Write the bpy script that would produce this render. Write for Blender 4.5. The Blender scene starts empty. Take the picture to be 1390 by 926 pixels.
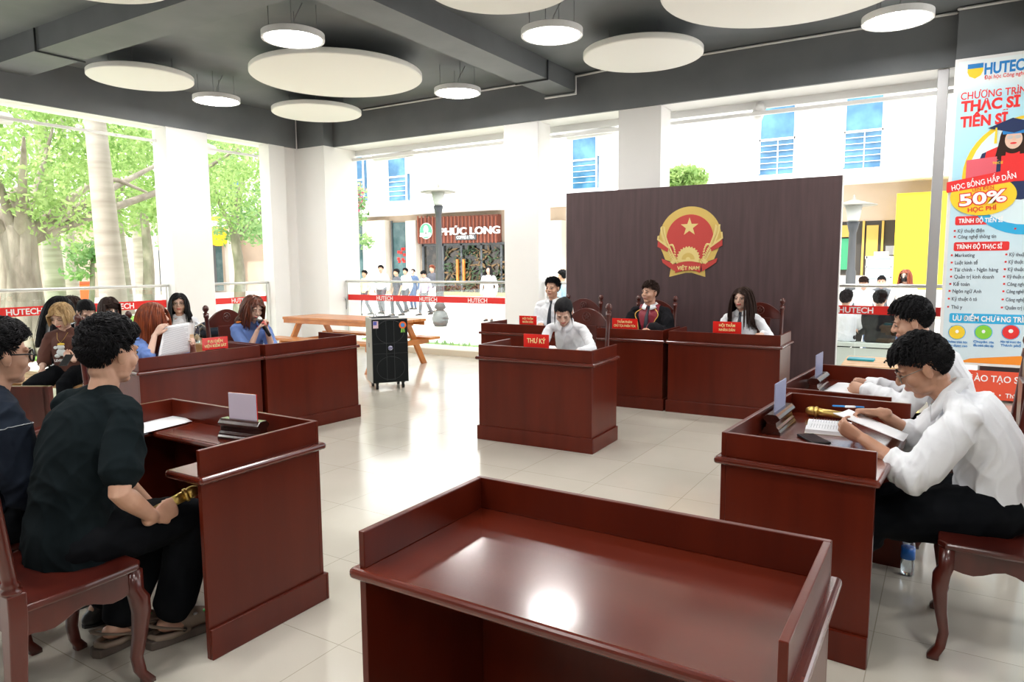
import bpy, bmesh, math, random
import numpy as np
from mathutils import Vector, Matrix, noise, Quaternion
random.seed(7); np.random.seed(7)
R = math.radians
PI = math.pi
SC = bpy.context.scene
COL = SC.collection

# ------------------------------------------------------------------ camera
F_PX, CX, CY, EYE = 955.0, 695.0, 463.0, 1.6
_yaw, _pitch, _roll = R(31.8), R(6.25), R(0.43)
FWD = Vector((-math.sin(_yaw)*math.cos(_pitch), math.cos(_yaw)*math.cos(_pitch), -math.sin(_pitch)))
_rt = Vector((math.cos(_yaw), math.sin(_yaw), 0)); _up = _rt.cross(FWD)
RT = _rt*math.cos(_roll) - _up*math.sin(_roll)
UP = _up*math.cos(_roll) + _rt*math.sin(_roll)
CAM = Vector((0, 0, EYE))
cam = bpy.data.cameras.new('camera'); cam.sensor_width = 36; cam.lens = F_PX/1390*36
cam.clip_start = .05; cam.clip_end = 500
co = bpy.data.objects.new('camera', cam); COL.objects.link(co)
co.matrix_world = Matrix(((RT.x, UP.x, -FWD.x, 0), (RT.y, UP.y, -FWD.y, 0), (RT.z, UP.z, -FWD.z, EYE), (0, 0, 0, 1)))
SC.camera = co

def ray(x, y): return FWD + RT*((x-CX)/F_PX) - UP*((y-CY)/F_PX)
def atY(x, y, Y): d = ray(x, y); return CAM + d*(Y/d.y)
def atX(x, y, X): d = ray(x, y); return CAM + d*(X/d.x)
def D_(x, y, dist): return CAM + ray(x, y)*dist
def atZ(x, y, z=0.): d = ray(x, y); return CAM + d*((z-EYE)/d.z)

# ------------------------------------------------------------------ materials
MATS = {}
def mat(name, col, rough=.5, metal=0., coat=0., emis=0., trans=0., spec=.5, sub=0., alpha=1., coat_rough=.1):
    if name in MATS: return MATS[name]
    m = bpy.data.materials.new(name); m.use_nodes = True
    b = m.node_tree.nodes['Principled BSDF']
    b.inputs['Base Color'].default_value = (*col, 1)
    b.inputs['Roughness'].default_value = rough
    b.inputs['Metallic'].default_value = metal
    b.inputs['Coat Weight'].default_value = coat
    b.inputs['Coat Roughness'].default_value = coat_rough
    b.inputs['Specular IOR Level'].default_value = spec
    if emis: b.inputs['Emission Color'].default_value = (*col, 1); b.inputs['Emission Strength'].default_value = emis
    if trans: b.inputs['Transmission Weight'].default_value = trans; b.inputs['IOR'].default_value = 1.33
    if sub:
        b.inputs['Subsurface Weight'].default_value = sub
        b.inputs['Subsurface Radius'].default_value = (.02, .008, .005); b.inputs['Subsurface Scale'].default_value = .5
    MATS[name] = m
    return m
def nd(m, t, **kw):
    n = m.node_tree.nodes.new(t)
    for k, v in kw.items(): setattr(n, k, v)
    return n
def lk(m, a, b): m.node_tree.links.new(a, b)
def noisy(m, c1, c2, scale=5., stretch=(1, 1, 1), detail=3., bump=0., bscale=None, lo=.35, hi=.65, rough=None, bdist=.01):
    """noise between two colours, optional bump"""
    b = m.node_tree.nodes['Principled BSDF']
    tc = nd(m, 'ShaderNodeTexCoord'); mp = nd(m, 'ShaderNodeMapping'); mp.inputs['Scale'].default_value = stretch
    lk(m, tc.outputs['Object'], mp.inputs[0])
    n = nd(m, 'ShaderNodeTexNoise'); n.inputs['Scale'].default_value = scale; n.inputs['Detail'].default_value = detail
    lk(m, mp.outputs[0], n.inputs['Vector'])
    r = nd(m, 'ShaderNodeValToRGB'); r.color_ramp.elements[0].position = lo; r.color_ramp.elements[1].position = hi
    r.color_ramp.elements[0].color = (*c1, 1); r.color_ramp.elements[1].color = (*c2, 1)
    lk(m, n.outputs['Fac'], r.inputs[0]); lk(m, r.outputs[0], b.inputs['Base Color'])
    if bump:
        n2 = nd(m, 'ShaderNodeTexNoise'); n2.inputs['Scale'].default_value = bscale or scale*4; n2.inputs['Detail'].default_value = 4
        lk(m, mp.outputs[0], n2.inputs['Vector'])
        bp = nd(m, 'ShaderNodeBump'); bp.inputs['Strength'].default_value = bump; bp.inputs['Distance'].default_value = bdist
        lk(m, n2.outputs['Fac'], bp.inputs['Height']); lk(m, bp.outputs[0], b.inputs['Normal'])
    if rough:
        mr = nd(m, 'ShaderNodeMapRange'); mr.inputs['To Min'].default_value = rough[0]; mr.inputs['To Max'].default_value = rough[1]
        lk(m, n.outputs['Fac'], mr.inputs[0]); lk(m, mr.outputs[0], b.inputs['Roughness'])
    return m

wood = noisy(mat('mahogany', (.12, .02, .012), .3, coat=.14, coat_rough=.2, spec=.25), (.076, .0080, .0031), (.122, .0145, .0050), 7, (1, 1, .12), 8, bump=.02, bscale=60, lo=.25, hi=.75)
woodt = noisy(mat('mahogany_top', (.14, .024, .014), .2, coat=.5, coat_rough=.12), (.082, .0090, .0038), (.130, .0165, .0062), 5, (.2, 1, 1), 7, bump=.015, bscale=50, rough=(.18, .3))
woodd = noisy(mat('dark_carved_wood', (.03, .008, .006), .25, coat=.6), (.018, .006, .005), (.05, .012, .008), 9, (1, .3, 1), 4)
woodc = noisy(mat('chair_wood', (.08, .015, .01), .28, coat=.5, coat_rough=.15), (.05, .0075, .005), (.11, .016, .009), 5, (1, 1, .3), 5)
orange_wood = noisy(mat('orange_wood', (.6, .25, .06), .35, coat=.3), (.46, .14, .018), (.60, .21, .035), 4, (1, .2, 1), 5)
pale_wood = noisy(mat('pale_wood', (.6, .36, .16), .45), (.55, .30, .12), (.72, .45, .22), 4, (1, .2, 1), 5)
white = noisy(mat('white_paint', (.84, .83, .80), .55), (.88, .875, .86), (.91, .905, .89), 1.2, (1, 1, 1), 3)
dgrey = noisy(mat('grey_ceiling_paint', (.09, .095, .1), .6), (.135, .147, .158), (.168, .180, .190), 1.5, (1, 1, 1), 5, bump=.05, bscale=30)
disc_w = mat('acoustic_white', (.90, .90, .86), .7)
steel = mat('brushed_steel', (.62, .62, .6), .3, 1.)
metal_w = mat('white_metal', (.8, .8, .8), .4)
dkmetal = mat('dark_metal', (.05, .055, .06), .4, .6)
wirem = mat('wire_grey', (.25, .25, .26), .4, .8)
black = mat('black_plastic', (.012, .012, .013), .35)
red = mat('red_vinyl', (.78, .018, .014), .4)
redplate = mat('red_acrylic', (.80, .02, .014), .25, coat=.4)
textw = mat('white_lettering', (.9, .9, .9), .5)
texty = mat('yellow_lettering', (.95, .85, .38), .5)
gold = mat('gold_metal', (.75, .52, .16), .28, .9)
paper = noisy(mat('paper', (.85, .86, .88), .7), (.82, .83, .86), (.88, .88, .9), 3)
skin = noisy(mat('skin', (.62, .36, .25), .45, sub=.08), (.60, .335, .225), (.68, .40, .28), 12, bump=.03, bscale=180, bdist=.002)
skin_l = noisy(mat('skin_light', (.74, .48, .37), .45, sub=.08), (.72, .46, .35), (.80, .54, .42), 12)
skin_t = noisy(mat('skin_tan', (.5, .26, .16), .45, sub=.08), (.46, .235, .145), (.54, .29, .19), 12, bump=.03, bscale=180, bdist=.002)
lipm = mat('lips', (.55, .12, .10), .4)
lipm_m = mat('lips_pale', (.50, .22, .17), .4)
hair_b = mat('black_hair', (.008, .0075, .009), .58, spec=.22)
hair_br = mat('brown_hair', (.034, .016, .011), .58, spec=.25)
hair_r = noisy(mat('auburn_hair', (.22, .05, .02), .4), (.14, .026, .010), (.34, .075, .022), 14, (3, 3, .4))
hair_d = noisy(mat('dark_auburn_hair', (.1, .03, .015), .4), (.06, .018, .01), (.2, .05, .02), 14, (3, 3, .4))
hair_bl = noisy(mat('blonde_hair', (.5, .32, .14), .45), (.3, .18, .07), (.62, .42, .2), 14, (3, 3, .4))
shirt_w = noisy(mat('white_cotton', (.82, .84, .88), .8), (.80, .82, .86), (.86, .88, .91), 3, bump=.10, bscale=9, bdist=.02)
tee_k = noisy(mat('dark_teal_cotton', (.010, .016, .019), .95, spec=.12), (.0055, .0100, .0120), (.0085, .0140, .0165), 6, bump=.12, bscale=7, bdist=.02)
denim_k = noisy(mat('navy_denim', (.012, .017, .028), .9, spec=.12), (.010, .014, .024), (.017, .024, .038), 8, bump=.1, bscale=9, bdist=.02)
trou_k = noisy(mat('black_trouser_cloth', (.008, .009, .012), .95, spec=.1), (.0045, .0055, .0075), (.008, .009, .011), 6, bump=.12, bscale=7, bdist=.02)
blue_s = noisy(mat('blue_shirt_cloth', (.13, .23, .56), .75), (.12, .21, .52), (.17, .28, .62), 4, bump=.1, bscale=9, bdist=.02)
brown_t = noisy(mat('brown_cotton', (.11, .04, .028), .85), (.10, .036, .025), (.13, .05, .034), 5, bump=.1, bscale=9, bdist=.02)
velvet = noisy(mat('black_velvet', (.01, .009, .011), .9, spec=.15), (.006, .006, .008), (.018, .017, .02), 6)
maroon = mat('maroon_satin', (.24, .012, .03), .45)
tie_k = mat('navy_tie', (.012, .016, .03), .5)
glass = mat('clear_glass', (.95, .98, .97), .02, trans=1.)
eyew = mat('eye_white', (.42, .38, .35), .4); eyek = mat('eye_iris', (.012, .008, .006), .15)

# thin pane: mostly transparent with a slight reflection
def thin_glass(name, tint=(1, 1, 1), refl=.08):
    m = bpy.data.materials.new(name); m.use_nodes = True; t = m.node_tree; t.nodes.clear()
    o = t.nodes.new('ShaderNodeOutputMaterial'); a = t.nodes.new('ShaderNodeBsdfTransparent'); a.inputs[0].default_value = (*tint, 1)
    g = t.nodes.new('ShaderNodeBsdfGlossy'); g.inputs['Roughness'].default_value = .02; g.inputs[0].default_value = (1, 1, 1, 1)
    x = t.nodes.new('ShaderNodeMixShader'); x.inputs[0].default_value = refl
    t.links.new(a.outputs[0], x.inputs[1]); t.links.new(g.outputs[0], x.inputs[2]); t.links.new(x.outputs[0], o.inputs[0])
    MATS[name] = m
    return m
pane = thin_glass('pane_glass', (.97, .99, .98), .06)
acryl = thin_glass('clear_acrylic', (.80, .82, .93), .12)
_t = acryl.node_tree; _d = _t.nodes.new('ShaderNodeBsdfDiffuse'); _d.inputs[0].default_value = (.50, .54, .72, 1); _x = _t.nodes.new('ShaderNodeMixShader'); _x.inputs[0].default_value = .55
_o = [n for n in _t.nodes if n.type == 'OUTPUT_MATERIAL'][0]; _s = _o.inputs[0].links[0].from_socket; _t.links.new(_s, _x.inputs[1]); _t.links.new(_d.outputs[0], _x.inputs[2]); _t.links.new(_x.outputs[0], _o.inputs[0])
bottle_g = thin_glass('bottle_plastic', (.86, .91, .95), .16)

# ------------------------------------------------------------------ mesh builder
class MB:
    def __init__(s): s.v = []; s.f = []; s.m = []; s.s = []
    def add(s, vs, fs, mi=0, sm=False, M=None):
        o = len(s.v)
        if M is not None: vs = [M @ Vector(p) for p in vs]
        s.v += [tuple(p) for p in vs]
        for f in fs: s.f.append([i+o for i in f]); s.m.append(mi); s.s.append(sm)
        return s
    def box(s, x0, x1, y0, y1, z0, z1, mi=0, M=None):
        if x0 > x1: x0, x1 = x1, x0
        if y0 > y1: y0, y1 = y1, y0
        if z0 > z1: z0, z1 = z1, z0
        v = [(x, y, z) for x in (x0, x1) for y in (y0, y1) for z in (z0, z1)]
        return s.add(v, [(0, 1, 3, 2), (4, 6, 7, 5), (0, 4, 5, 1), (2, 3, 7, 6), (0, 2, 6, 4), (1, 5, 7, 3)], mi, False, M)
    def loft(s, rings, mi=0, sm=True, closed=False, cap=True, M=None):
        n = len(rings[0]); k = len(rings)
        v = [p for r in rings for p in r]; f = []
        for i in range(k if closed else k-1):
            a, b = i*n, ((i+1) % k)*n
            for j in range(n):
                j2 = (j+1) % n
                f.append((a+j, a+j2, b+j2, b+j))
        if cap and not closed: f.append(tuple(range(n))[::-1]); f.append(tuple(range((k-1)*n, k*n)))
        return s.add(v, f, mi, sm, M)
    def tube(s, pts, rs, n=10, mi=0, sm=True, side=None, ends=True, M=None, flat=1.):
        """tube with rounded ends; rs scalar, list of r, or list of (ra, rb)"""
        pts = [Vector(p) for p in pts]
        if not isinstance(rs, (list, tuple)): rs = [rs]*len(pts)
        rs = [(r, r*flat) if not isinstance(r, (tuple, list)) else r for r in rs]
        T = []
        for i in range(len(pts)):
            a = pts[max(i-1, 0)]; b = pts[min(i+1, len(pts)-1)]
            t = (b-a); t = t.normalized() if t.length > 1e-9 else Vector((0, 0, 1)); T.append(t)
        ref = Vector(side) if side is not None else (Vector((1, 0, 0)) if abs(T[0].x) < .9 else Vector((0, 1, 0)))
        rings = []; u = None
        P = list(zip(pts, T, rs))
        if ends:
            p, t, r = P[0]; q, t2, r2 = P[-1]; m0 = min(r); m1 = min(r2)
            P = [(p-t*m0*.98, t, (r[0]*.2, r[1]*.2)), (p-t*m0*.7, t, (r[0]*.72, r[1]*.72))] + P + [(q+t2*m1*.7, t2, (r2[0]*.72, r2[1]*.72)), (q+t2*m1*.98, t2, (r2[0]*.2, r2[1]*.2))]
        for p, t, r in P:
            if u is None or side is not None:
                u = ref - t*ref.dot(t)
                if u.length < 1e-5: u = t.orthogonal()
            else: u = u - t*u.dot(t)
            u.normalize(); w = t.cross(u)
            rings.append([p + u*(math.cos(a)*r[0]) + w*(math.sin(a)*r[1]) for a in [2*PI*i/n for i in range(n)]])
        return s.loft(rings, mi, sm, M=M)
    def ell(s, c, r, mi=0, n=14, k=9, M=None, rot=None):
        c = Vector(c); r = r if isinstance(r, (tuple, list)) else (r, r, r)
        rings = []
        for i in range(k+1):
            ph = -PI/2 + PI*(i if 0 < i < k else (i+.06 if i == 0 else i-.06))/k
            rg = []
            for j in range(n):
                a = 2*PI*j/n
                p = Vector((r[0]*math.cos(ph)*math.cos(a), r[1]*math.cos(ph)*math.sin(a), r[2]*math.sin(ph)))
                if rot is not None: p = rot @ p
                rg.append(c+p)
            rings.append(rg)
        return s.loft(rings, mi, True, M=M)
    def lathe(s, prof, c=(0, 0, 0), n=20, mi=0, M=None, sm=True):
        """prof: list of (r, z)"""
        c = Vector(c)
        return s.loft([[c+Vector((max(r, 1e-4)*math.cos(2*PI*j/n), max(r, 1e-4)*math.sin(2*PI*j/n), z)) for j in range(n)] for r, z in prof], mi, sm, M=M)
    def prism(s, poly, d0, d1, M=None, mi=0, ax='z'):
        """poly 2D extruded between d0, d1; ax: 'z' (x,y)->z, 'y' (x,z)->y, 'x' (y,z)->x"""
        def P(a, b, d): return (a, b, d) if ax == 'z' else ((a, d, b) if ax == 'y' else (d, a, b))
        n = len(poly); v = [P(a, b, d0) for a, b in poly] + [P(a, b, d1) for a, b in poly]
        f = [tuple(range(n))[::-1], tuple(range(n, 2*n))] + [(i, (i+1) % n, n+(i+1) % n, n+i) for i in range(n)]
        return s.add(v, f, mi, False, M)
    def mesh(s, name, mats):
        me = bpy.data.meshes.new(name); me.from_pydata(s.v, [], s.f)
        for m in (mats if isinstance(mats, (list, tuple)) else [mats]): me.materials.append(m)
        me.polygons.foreach_set('material_index', s.m); me.polygons.foreach_set('use_smooth', s.s)
        me.update(); return me

def fixnormals(me):
    bm = bmesh.new(); bm.from_mesh(me); bmesh.ops.recalc_face_normals(bm, faces=bm.faces); bm.to_mesh(me); bm.free()
def obj(name, mb, mats, parent=None, bevel=0, loc=None, fix=True):
    me = mb.mesh(name, mats) if isinstance(mb, MB) else mb
    if fix: fixnormals(me)
    o = bpy.data.objects.new(name, me); COL.objects.link(o)
    if parent: o.parent = parent
    if loc: o.location = loc
    if bevel:
        b = o.modifiers.new('bevel', 'BEVEL'); b.width = bevel; b.segments = 2; b.limit_method = 'ANGLE'; b.angle_limit = R(40)
    return o
def tag(o, label=None, cat=None, group=None, kind=None):
    if label: o['label'] = label
    if cat: o['category'] = cat
    if group: o['group'] = group
    if kind: o['kind'] = kind
    return o
def empty(name, label, cat, loc=(0, 0, 0), rz=0, group=None):
    o = bpy.data.objects.new(name, None); COL.objects.link(o); o.location = loc; o.rotation_euler = (0, 0, rz)
    o.empty_display_size = .1
    return tag(o, label, cat, group)
def struct(name, mb, mats, bevel=0): return tag(obj(name, mb, mats, bevel=bevel), kind='structure')
def dup(o, loc=None, rz=None, label=None, parent=None, group=None):
    c = o.copy(); COL.objects.link(c); c.parent = parent
    if parent is None:
        if loc is not None: c.location = loc
        if rz is not None: c.rotation_euler = (0, 0, rz)
        if label: c['label'] = label
        if group: c['group'] = group
    for ch in list(o.children): dup(ch, parent=c)
    return c

# lettering: converted to a mesh, lies in local XZ facing -Y, origin lower left
def text_mb(txt, h, bold=0., width=None, depth=.002, align='LEFT', shear=0., mb=None, M=None, mi=0, sx=1.):
    cu = bpy.data.curves.new('t', 'FONT'); cu.body = txt; cu.size = h/.72; cu.offset = bold*h; cu.extrude = depth/2; cu.align_x = align; cu.shear = shear
    cu.resolution_u = 3
    o = bpy.data.objects.new('t', cu); COL.objects.link(o)
    dg = bpy.context.evaluated_depsgraph_get(); me = bpy.data.meshes.new_from_object(o.evaluated_get(dg))
    vs = [v.co.copy() for v in me.vertices]; fs = [tuple(p.vertices) for p in me.polygons]
    if vs and width:
        x0 = min(v.x for v in vs); x1 = max(v.x for v in vs); k = width/(x1-x0)
        for v in vs: v.x = (v.x-(x0 if align == 'LEFT' else 0))*k
    vs = [Vector((v.x*sx, -v.z, v.y)) for v in vs]
    bpy.data.objects.remove(o); bpy.data.curves.remove(cu); bpy.data.meshes.remove(me)
    mb = mb or MB()
    mb.add(vs, fs, mi, False, M)
    return mb
# ------------------------------------------------------------------ world + light
w = bpy.data.worlds.new('sky'); SC.world = w; w.use_nodes = True
nt = w.node_tree; bg = nt.nodes['Background']
sky = nt.nodes.new('ShaderNodeTexSky'); sky.sky_type = 'NISHITA'; sky.sun_disc = False; sky.sun_elevation = R(58); sky.sun_rotation = R(200)
sky.air_density = 1.0; sky.dust_density = 3.5; sky.ozone_density = 1.
mixc = nt.nodes.new('ShaderNodeMix'); mixc.data_type = 'RGBA'; mixc.inputs[0].default_value = .7
mixc.inputs[7].default_value = (9.4, 9.5, 9.6, 1)
nt.links.new(sky.outputs[0], mixc.inputs[6]); nt.links.new(mixc.outputs[2], bg.inputs[0]); bg.inputs[1].default_value = .15
sl = bpy.data.lights.new('sun', 'SUN'); sl.energy = 2.3; sl.angle = R(2); sl.color = (1, .95, .87)
so = bpy.data.objects.new('sun', sl); COL.objects.link(so); so.rotation_euler = (R(30), R(-12), R(25))
SC.view_settings.view_transform = 'Standard'; SC.view_settings.look = 'None'; SC.view_settings.gamma = 1; SC.view_settings.use_curve_mapping = False
SC.view_settings.exposure = 1.27
SC.cycles.use_denoising = True
try: SC.cycles.denoiser = 'OPENIMAGEDENOISE'
except Exception: pass
SC.cycles.max_bounces = 10; SC.cycles.diffuse_bounces = 5; SC.cycles.transparent_max_bounces = 16
SC.cycles.sample_clamp_indirect = 8; SC.cycles.caustics_reflective = False; SC.cycles.caustics_refractive = False

# ------------------------------------------------------------------ setting
XL, YB, ZB, ZC = -10.72, 9.8, 3.82, 4.43      # inner faces of left / back beam, beam soffit, ceiling
XR, YF = 4.2, -3.4
floor_m = noisy(mat('floor_tile', (.66, .62, .53), .16, coat=.3), (.60, .565, .48), (.67, .63, .545), .9, (1, 1, 1), 4)
def tile_floor(m):
    t = m.node_tree; b = t.nodes['Principled BSDF']
    src = b.inputs['Base Color'].links[0].from_socket
    tc = nd(m, 'ShaderNodeTexCoord'); mp = nd(m, 'ShaderNodeMapping'); mp.inputs['Location'].default_value = (.2+.64*40, -3.289+.64*40, 0)
    lk(m, tc.outputs['Object'], mp.inputs[0])
    br = nd(m, 'ShaderNodeTexBrick'); br.offset = 0; br.squash = 1
    br.inputs['Scale'].default_value = 1; br.inputs['Brick Width'].default_value = .64; br.inputs['Row Height'].default_value = .64
    br.inputs['Mortar Size'].default_value = .0022; br.inputs['Mortar Smooth'].default_value = .2
    br.inputs['Color1'].default_value = (1, 1, 1, 1); br.inputs['Color2'].default_value = (.93, .93, .93, 1); br.inputs['Mortar'].default_value = (.62, .6, .55, 1)
    lk(m, mp.outputs[0], br.inputs['Vector'])
    mx = nd(m, 'ShaderNodeMix', data_type='RGBA', blend_type='MULTIPLY'); mx.inputs[0].default_value = 1
    lk(m, src, mx.inputs[6]); lk(m, br.outputs['Color'], mx.inputs[7]); lk(m, mx.outputs[2], b.inputs['Base Color'])
tile_floor(floor_m)
struct('floor', MB().box(XL-.45, XR, YF, YB+.05, -.15, 0), floor_m)
curb_m = mat('curb_stone', (.66, .58, .46), .5)
struct('trim_1', MB().box(XL-.2, XR, YB+.05, YB+.62, -.15, .11), curb_m, .01)      # curb under the back glass
struct('trim_2', MB().box(XL-.6, XL-.1, YF, YB+.62, -.15, .11), curb_m, .01)
struct('ceiling', MB().box(XL-.6, XR+.5, YF-.5, YB+.6, ZC, ZC+.2), dgrey)
struct('wall_back', MB().box(XL, XR+.5, YB, YB+.05, ZB, ZC), dgrey)
struct('trim_3', MB().box(XL-.5, XR+.5, YB+.05, YB+.62, ZB, ZC), white)             # white outer side and soffit of the back beam
struct('wall_left', MB().box(XL-.04, XL, YF-.5, YB, ZB, ZC), dgrey)
struct('trim_4', MB().box(XL-.5, XL-.04, YF-.5, YB+.1, ZB, ZC), white)
# crossing beams
struct('trim_5', MB().box(XL, XR+.5, 4.43, 4.95, 4.17, ZC), dgrey)
struct('trim_6', MB().box(-5.4, -4.92, YF-.5, YB, 4.17, ZC), dgrey)
struct('trim_7', MB().box(.62, 1.2, YF-.5, YB, 4.1, ZC), dgrey)
# columns
cols = [(-6.21, -5.56, YB-.0, YB+.5), (-4.22, -3.57, YB-.0, YB+.5), (.3, 1.1, YB-.35, YB+.5)]
struct('trim_8', MB().box(-6.22, -5.58, YB+.02, YB+.42, 0, ZB), white, .006)
struct('trim_9', MB().box(-4.23, -3.58, YB+.02, YB+.42, 0, ZB), white, .006)
struct('trim_10', MB().box(-.06, 1.1, YB-.12, YB+.5, ZB, ZC).box(.35, 1.1, YB-.12, YB+.5, 0, ZB), [dgrey], .006)
struct('trim_11', MB().box(-10.93, -10.02, 9.56, 10.42, 0, ZB), white, .006)         # corner column
struct('trim_12', MB().box(XL, -10.02, 9.56, 9.8, ZB, ZC), dgrey)
struct('trim_13', MB().box(-11.1, XL, 6.88, 7.62, 0, ZB), white, .006)
struct('trim_14', MB().box(-11.0, XL, 8.88, 9.24, 0, ZB), white, .006)
struct('trim_15', MB().box(-11.0, XL-.1, 9.24, 9.6, 0, ZB), white)
struct('trim_16', MB().box(-11.1, XL, 1.2, 1.95, 0, ZB), white, .006)
struct('trim_17', MB().box(-11.1, XL, -2.6, -1.9, 0, ZB), white, .006)
greywall = noisy(mat('added_wall_grey', (.22, .21, .20), .8), (.20, .19, .18), (.24, .23, .22), 2)  # dark tone chosen to keep reflections on the desks dim
struct('wall_added_front', MB().box(XL-.5, XR+.5, YF-.2, YF, -.1, ZC), greywall)  # unseen wall, added to keep sky haze off the desk fronts
struct('wall_added_right', MB().box(XR, XR+.15, YF, 5.2, -.1, ZC), greywall)  # unseen part wall, added to darken what the desks reflect
# conduits
def conduit(n, pts, r=.016, m=None):
    mb = MB()
    for a, b in zip(pts, pts[1:]): mb.tube([a, b], r, 6)
    return tag(obj('conduit', mb, m or metal_w), n, 'conduit')
conduit('white conduit along the top of the back beam left of the crossing beam', [(-9.2, YB-.02, ZC-.03), (-5.42, YB-.02, ZC-.03)])
conduit('white conduit stepping under the end of the crossing beam at the back wall', [(-5.42, YB-.03, ZC-.3), (-4.9, YB-.03, ZC-.3), (-4.9, YB-.03, ZC-.05), (-4.4, YB-.03, ZC-.03)])
conduit('white conduit along the top of the back beam right of the crossing beam', [(-4.38, YB-.02, ZC-.03), (-.08, YB-.02, ZC-.03)])
conduit('white conduit bending round the grey pier near the banner', [(-.06, YB-.15, ZC-.03), (.55, YB-.15, ZC-.03), (.58, YB-.15, ZC-.34), (1.3, YB-.15, ZC-.34)])
conduit('thin white pipe on the left beam beside the corner column', [(XL+.02, 9.52, ZC-.1), (XL+.02, 9.52, ZB-.02)], .012)
conduit('dark conduit wrapping the left end of the crossing beam', [(-9.35, 4.41, ZC-.02), (-9.35, 4.41, 4.155), (-9.35, 4.97, 4.155)], .012, dkmetal)
conduit('dark conduit crossing under the beam toward the back wall', [(-5.42, 8.9, 4.155), (-4.9, 8.9, 4.155), (-4.9, 8.9, ZC-.02)], .012, dkmetal)

# window heads: white metal transoms of the open sides, and rolled blinds above
struct('window_1', MB().box(XL-.33, XL-.28, YF, 6.88, 3.60, 3.64).box(XL-.33, XL-.28, 7.62, 8.88, 3.60, 3.64), metal_w)
struct('window_2', MB().box(-10.02, .3, YB+.5, YB+.55, 3.62, 3.67).box(-10.02, .3, YB+.58, YB+.62, 3.72, ZB), metal_w)
for i, (p, lab) in enumerate([((-8.9, YB+.55, 3.66), 'left of the lamp post, first by the corner'), ((-5.0, YB+.55, 3.66), 'between the two back columns'), ((-2.9, YB+.55, 3.66), 'above the board')]):
    pass
def blind(p, d, lab):
    p = Vector(p); d = Vector(d)
    e = empty('roller_blind', lab, 'blind', p)
    obj('housing', MB().tube([(0, 0, 0), d], .085, 14, ends=False), metal_w, e)
    obj('end_cap', MB().tube([d, d+d.normalized()*.03], .055, 12), metal_w, e)
blind((-9.7, YB+.8, 3.70), (1.05, -.12, 0), 'white rolled awning tube at the corner end of the back opening')
blind((-5.45, YB+.8, 3.70), (.85, -.12, 0), 'white rolled awning tube between the two back columns')
blind((-2.6, YB+1.4, 3.72), (.25, -.85, 0), 'white awning bracket above the dark board')
blind((-11.5, 5.0, 3.7), (.3, -.9, 0), 'white awning bracket over the trees at the left opening')
blind((-11.4, 8.2, 3.68), (.3, -.5, 0), 'white awning bracket in the narrow left opening')

# glass balustrades: rail, pane, red strip with lettering, stanchions
def balustrade(p0, p1, lab, names, strip=True, stz=(.925, 1.035), letter=.075):
    p0 = Vector(p0); p1 = Vector(p1); d = p1-p0; L = d.length; a = math.atan2(d.y, d.x)
    e = empty('glass_balustrade', lab, 'railing', p0, a)
    obj('handrail', MB().tube([(0, 0, 1.29), (L, 0, 1.29)], .024, 10), steel, e)
    obj('glass_pane', MB().box(.03, L-.03, -.005, .005, .12, 1.25), pane, e)
    n = max(2, int(L/3)+1)
    for i in range(n):
        x = .03+(L-.06)*i/(n-1)
        obj('post', MB().box(x-.012, x+.012, -.02, .02, .11, 1.28), steel, e)
    if strip:
        s = obj('red_strip', MB().box(.02, L-.02, -.012, -.007, *stz), red, e)
        s['label'] = 'red strip with white lettering'
        for x in names: obj('lettering', text_mb('HUTECH', letter, .03, align='CENTER', M=Matrix.Translation((x, -.0125, stz[0]+(stz[1]-stz[0]-letter)/2))), textw, s)
    return e
balustrade((-10.0, YB+.22, 0), (-6.25, YB+.22, 0), 'glass balustrade with red strip between the corner column and the next column', (.98, 2.02, 3.1))
balustrade((-5.55, YB+.22, 0), (-4.25, YB+.22, 0), 'glass balustrade between the two back columns behind the seated man', (.7,))
balustrade((-3.55, YB+.22, 0), (.2, YB+.22, 0), 'glass balustrade right of the dark board near the banner', (2.55, ))
balustrade((XL-.18, 1.95, 0), (XL-.18, 6.86, 0), 'long glass balustrade with red strip before the big tree', (1.0, 2.78, 4.1, ), stz=(.93, 1.06), letter=.085)
balustrade((XL-.18, 7.64, 0), (XL-.18, 8.86, 0), 'short glass balustrade behind the woman with the microphone', (.62,), stz=(.93, 1.04))

# ------------------------------------------------------------------ ceiling discs and lamps
lampm = mat('lamp_glow', (1, .98, .95), .4, emis=21.)
def disc(c, r, lab, t=.075):
    e = empty('acoustic_disc', lab, 'ceiling panel', (c[0], c[1], ZC), 0, 'round white ceiling discs')
    z0 = 4.13-ZC
    obj('panel', MB().lathe([(0, z0), (r-.012, z0), (r, z0+.01), (r, z0+t-.01), (r-.012, z0+t), (0, z0+t)], n=72, sm=False), disc_w, e)
    for k in range(4):
        a = PI/4+k*PI/2
        obj('hanger', MB().tube([(r*.6*math.cos(a), r*.6*math.sin(a), z0+t), (r*.6*math.cos(a), r*.6*math.sin(a), 0)], .004, 5), wirem, e)
def toward(p, r):
    v = Vector((-p[0], -p[1])); v.normalize(); return (p[0]+v.x*r, p[1]+v.y*r)
disc((-7.2, 7.17), 1.14, 'large white ceiling disc beside the left pendant lamps')
disc((-9.49, 5.78), .66, 'small white ceiling disc above the leftmost column')
disc((-9.16, 8.62), .73, 'small white ceiling disc nearest the back corner')
disc((-3.36, 8.53), .73, 'medium white ceiling disc over the top left of the dark board')
disc((-3.66, 5.74), .70, 'white ceiling disc in front of the pendant lamp right of the crossing beam')
disc((-1.42, 7.17), 1.15, 'big white ceiling disc over the right half of the dark board')
disc(toward((-7.116, 3.891), .7), .7, 'white ceiling disc nearest the camera left of the first crossing beam')
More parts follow.
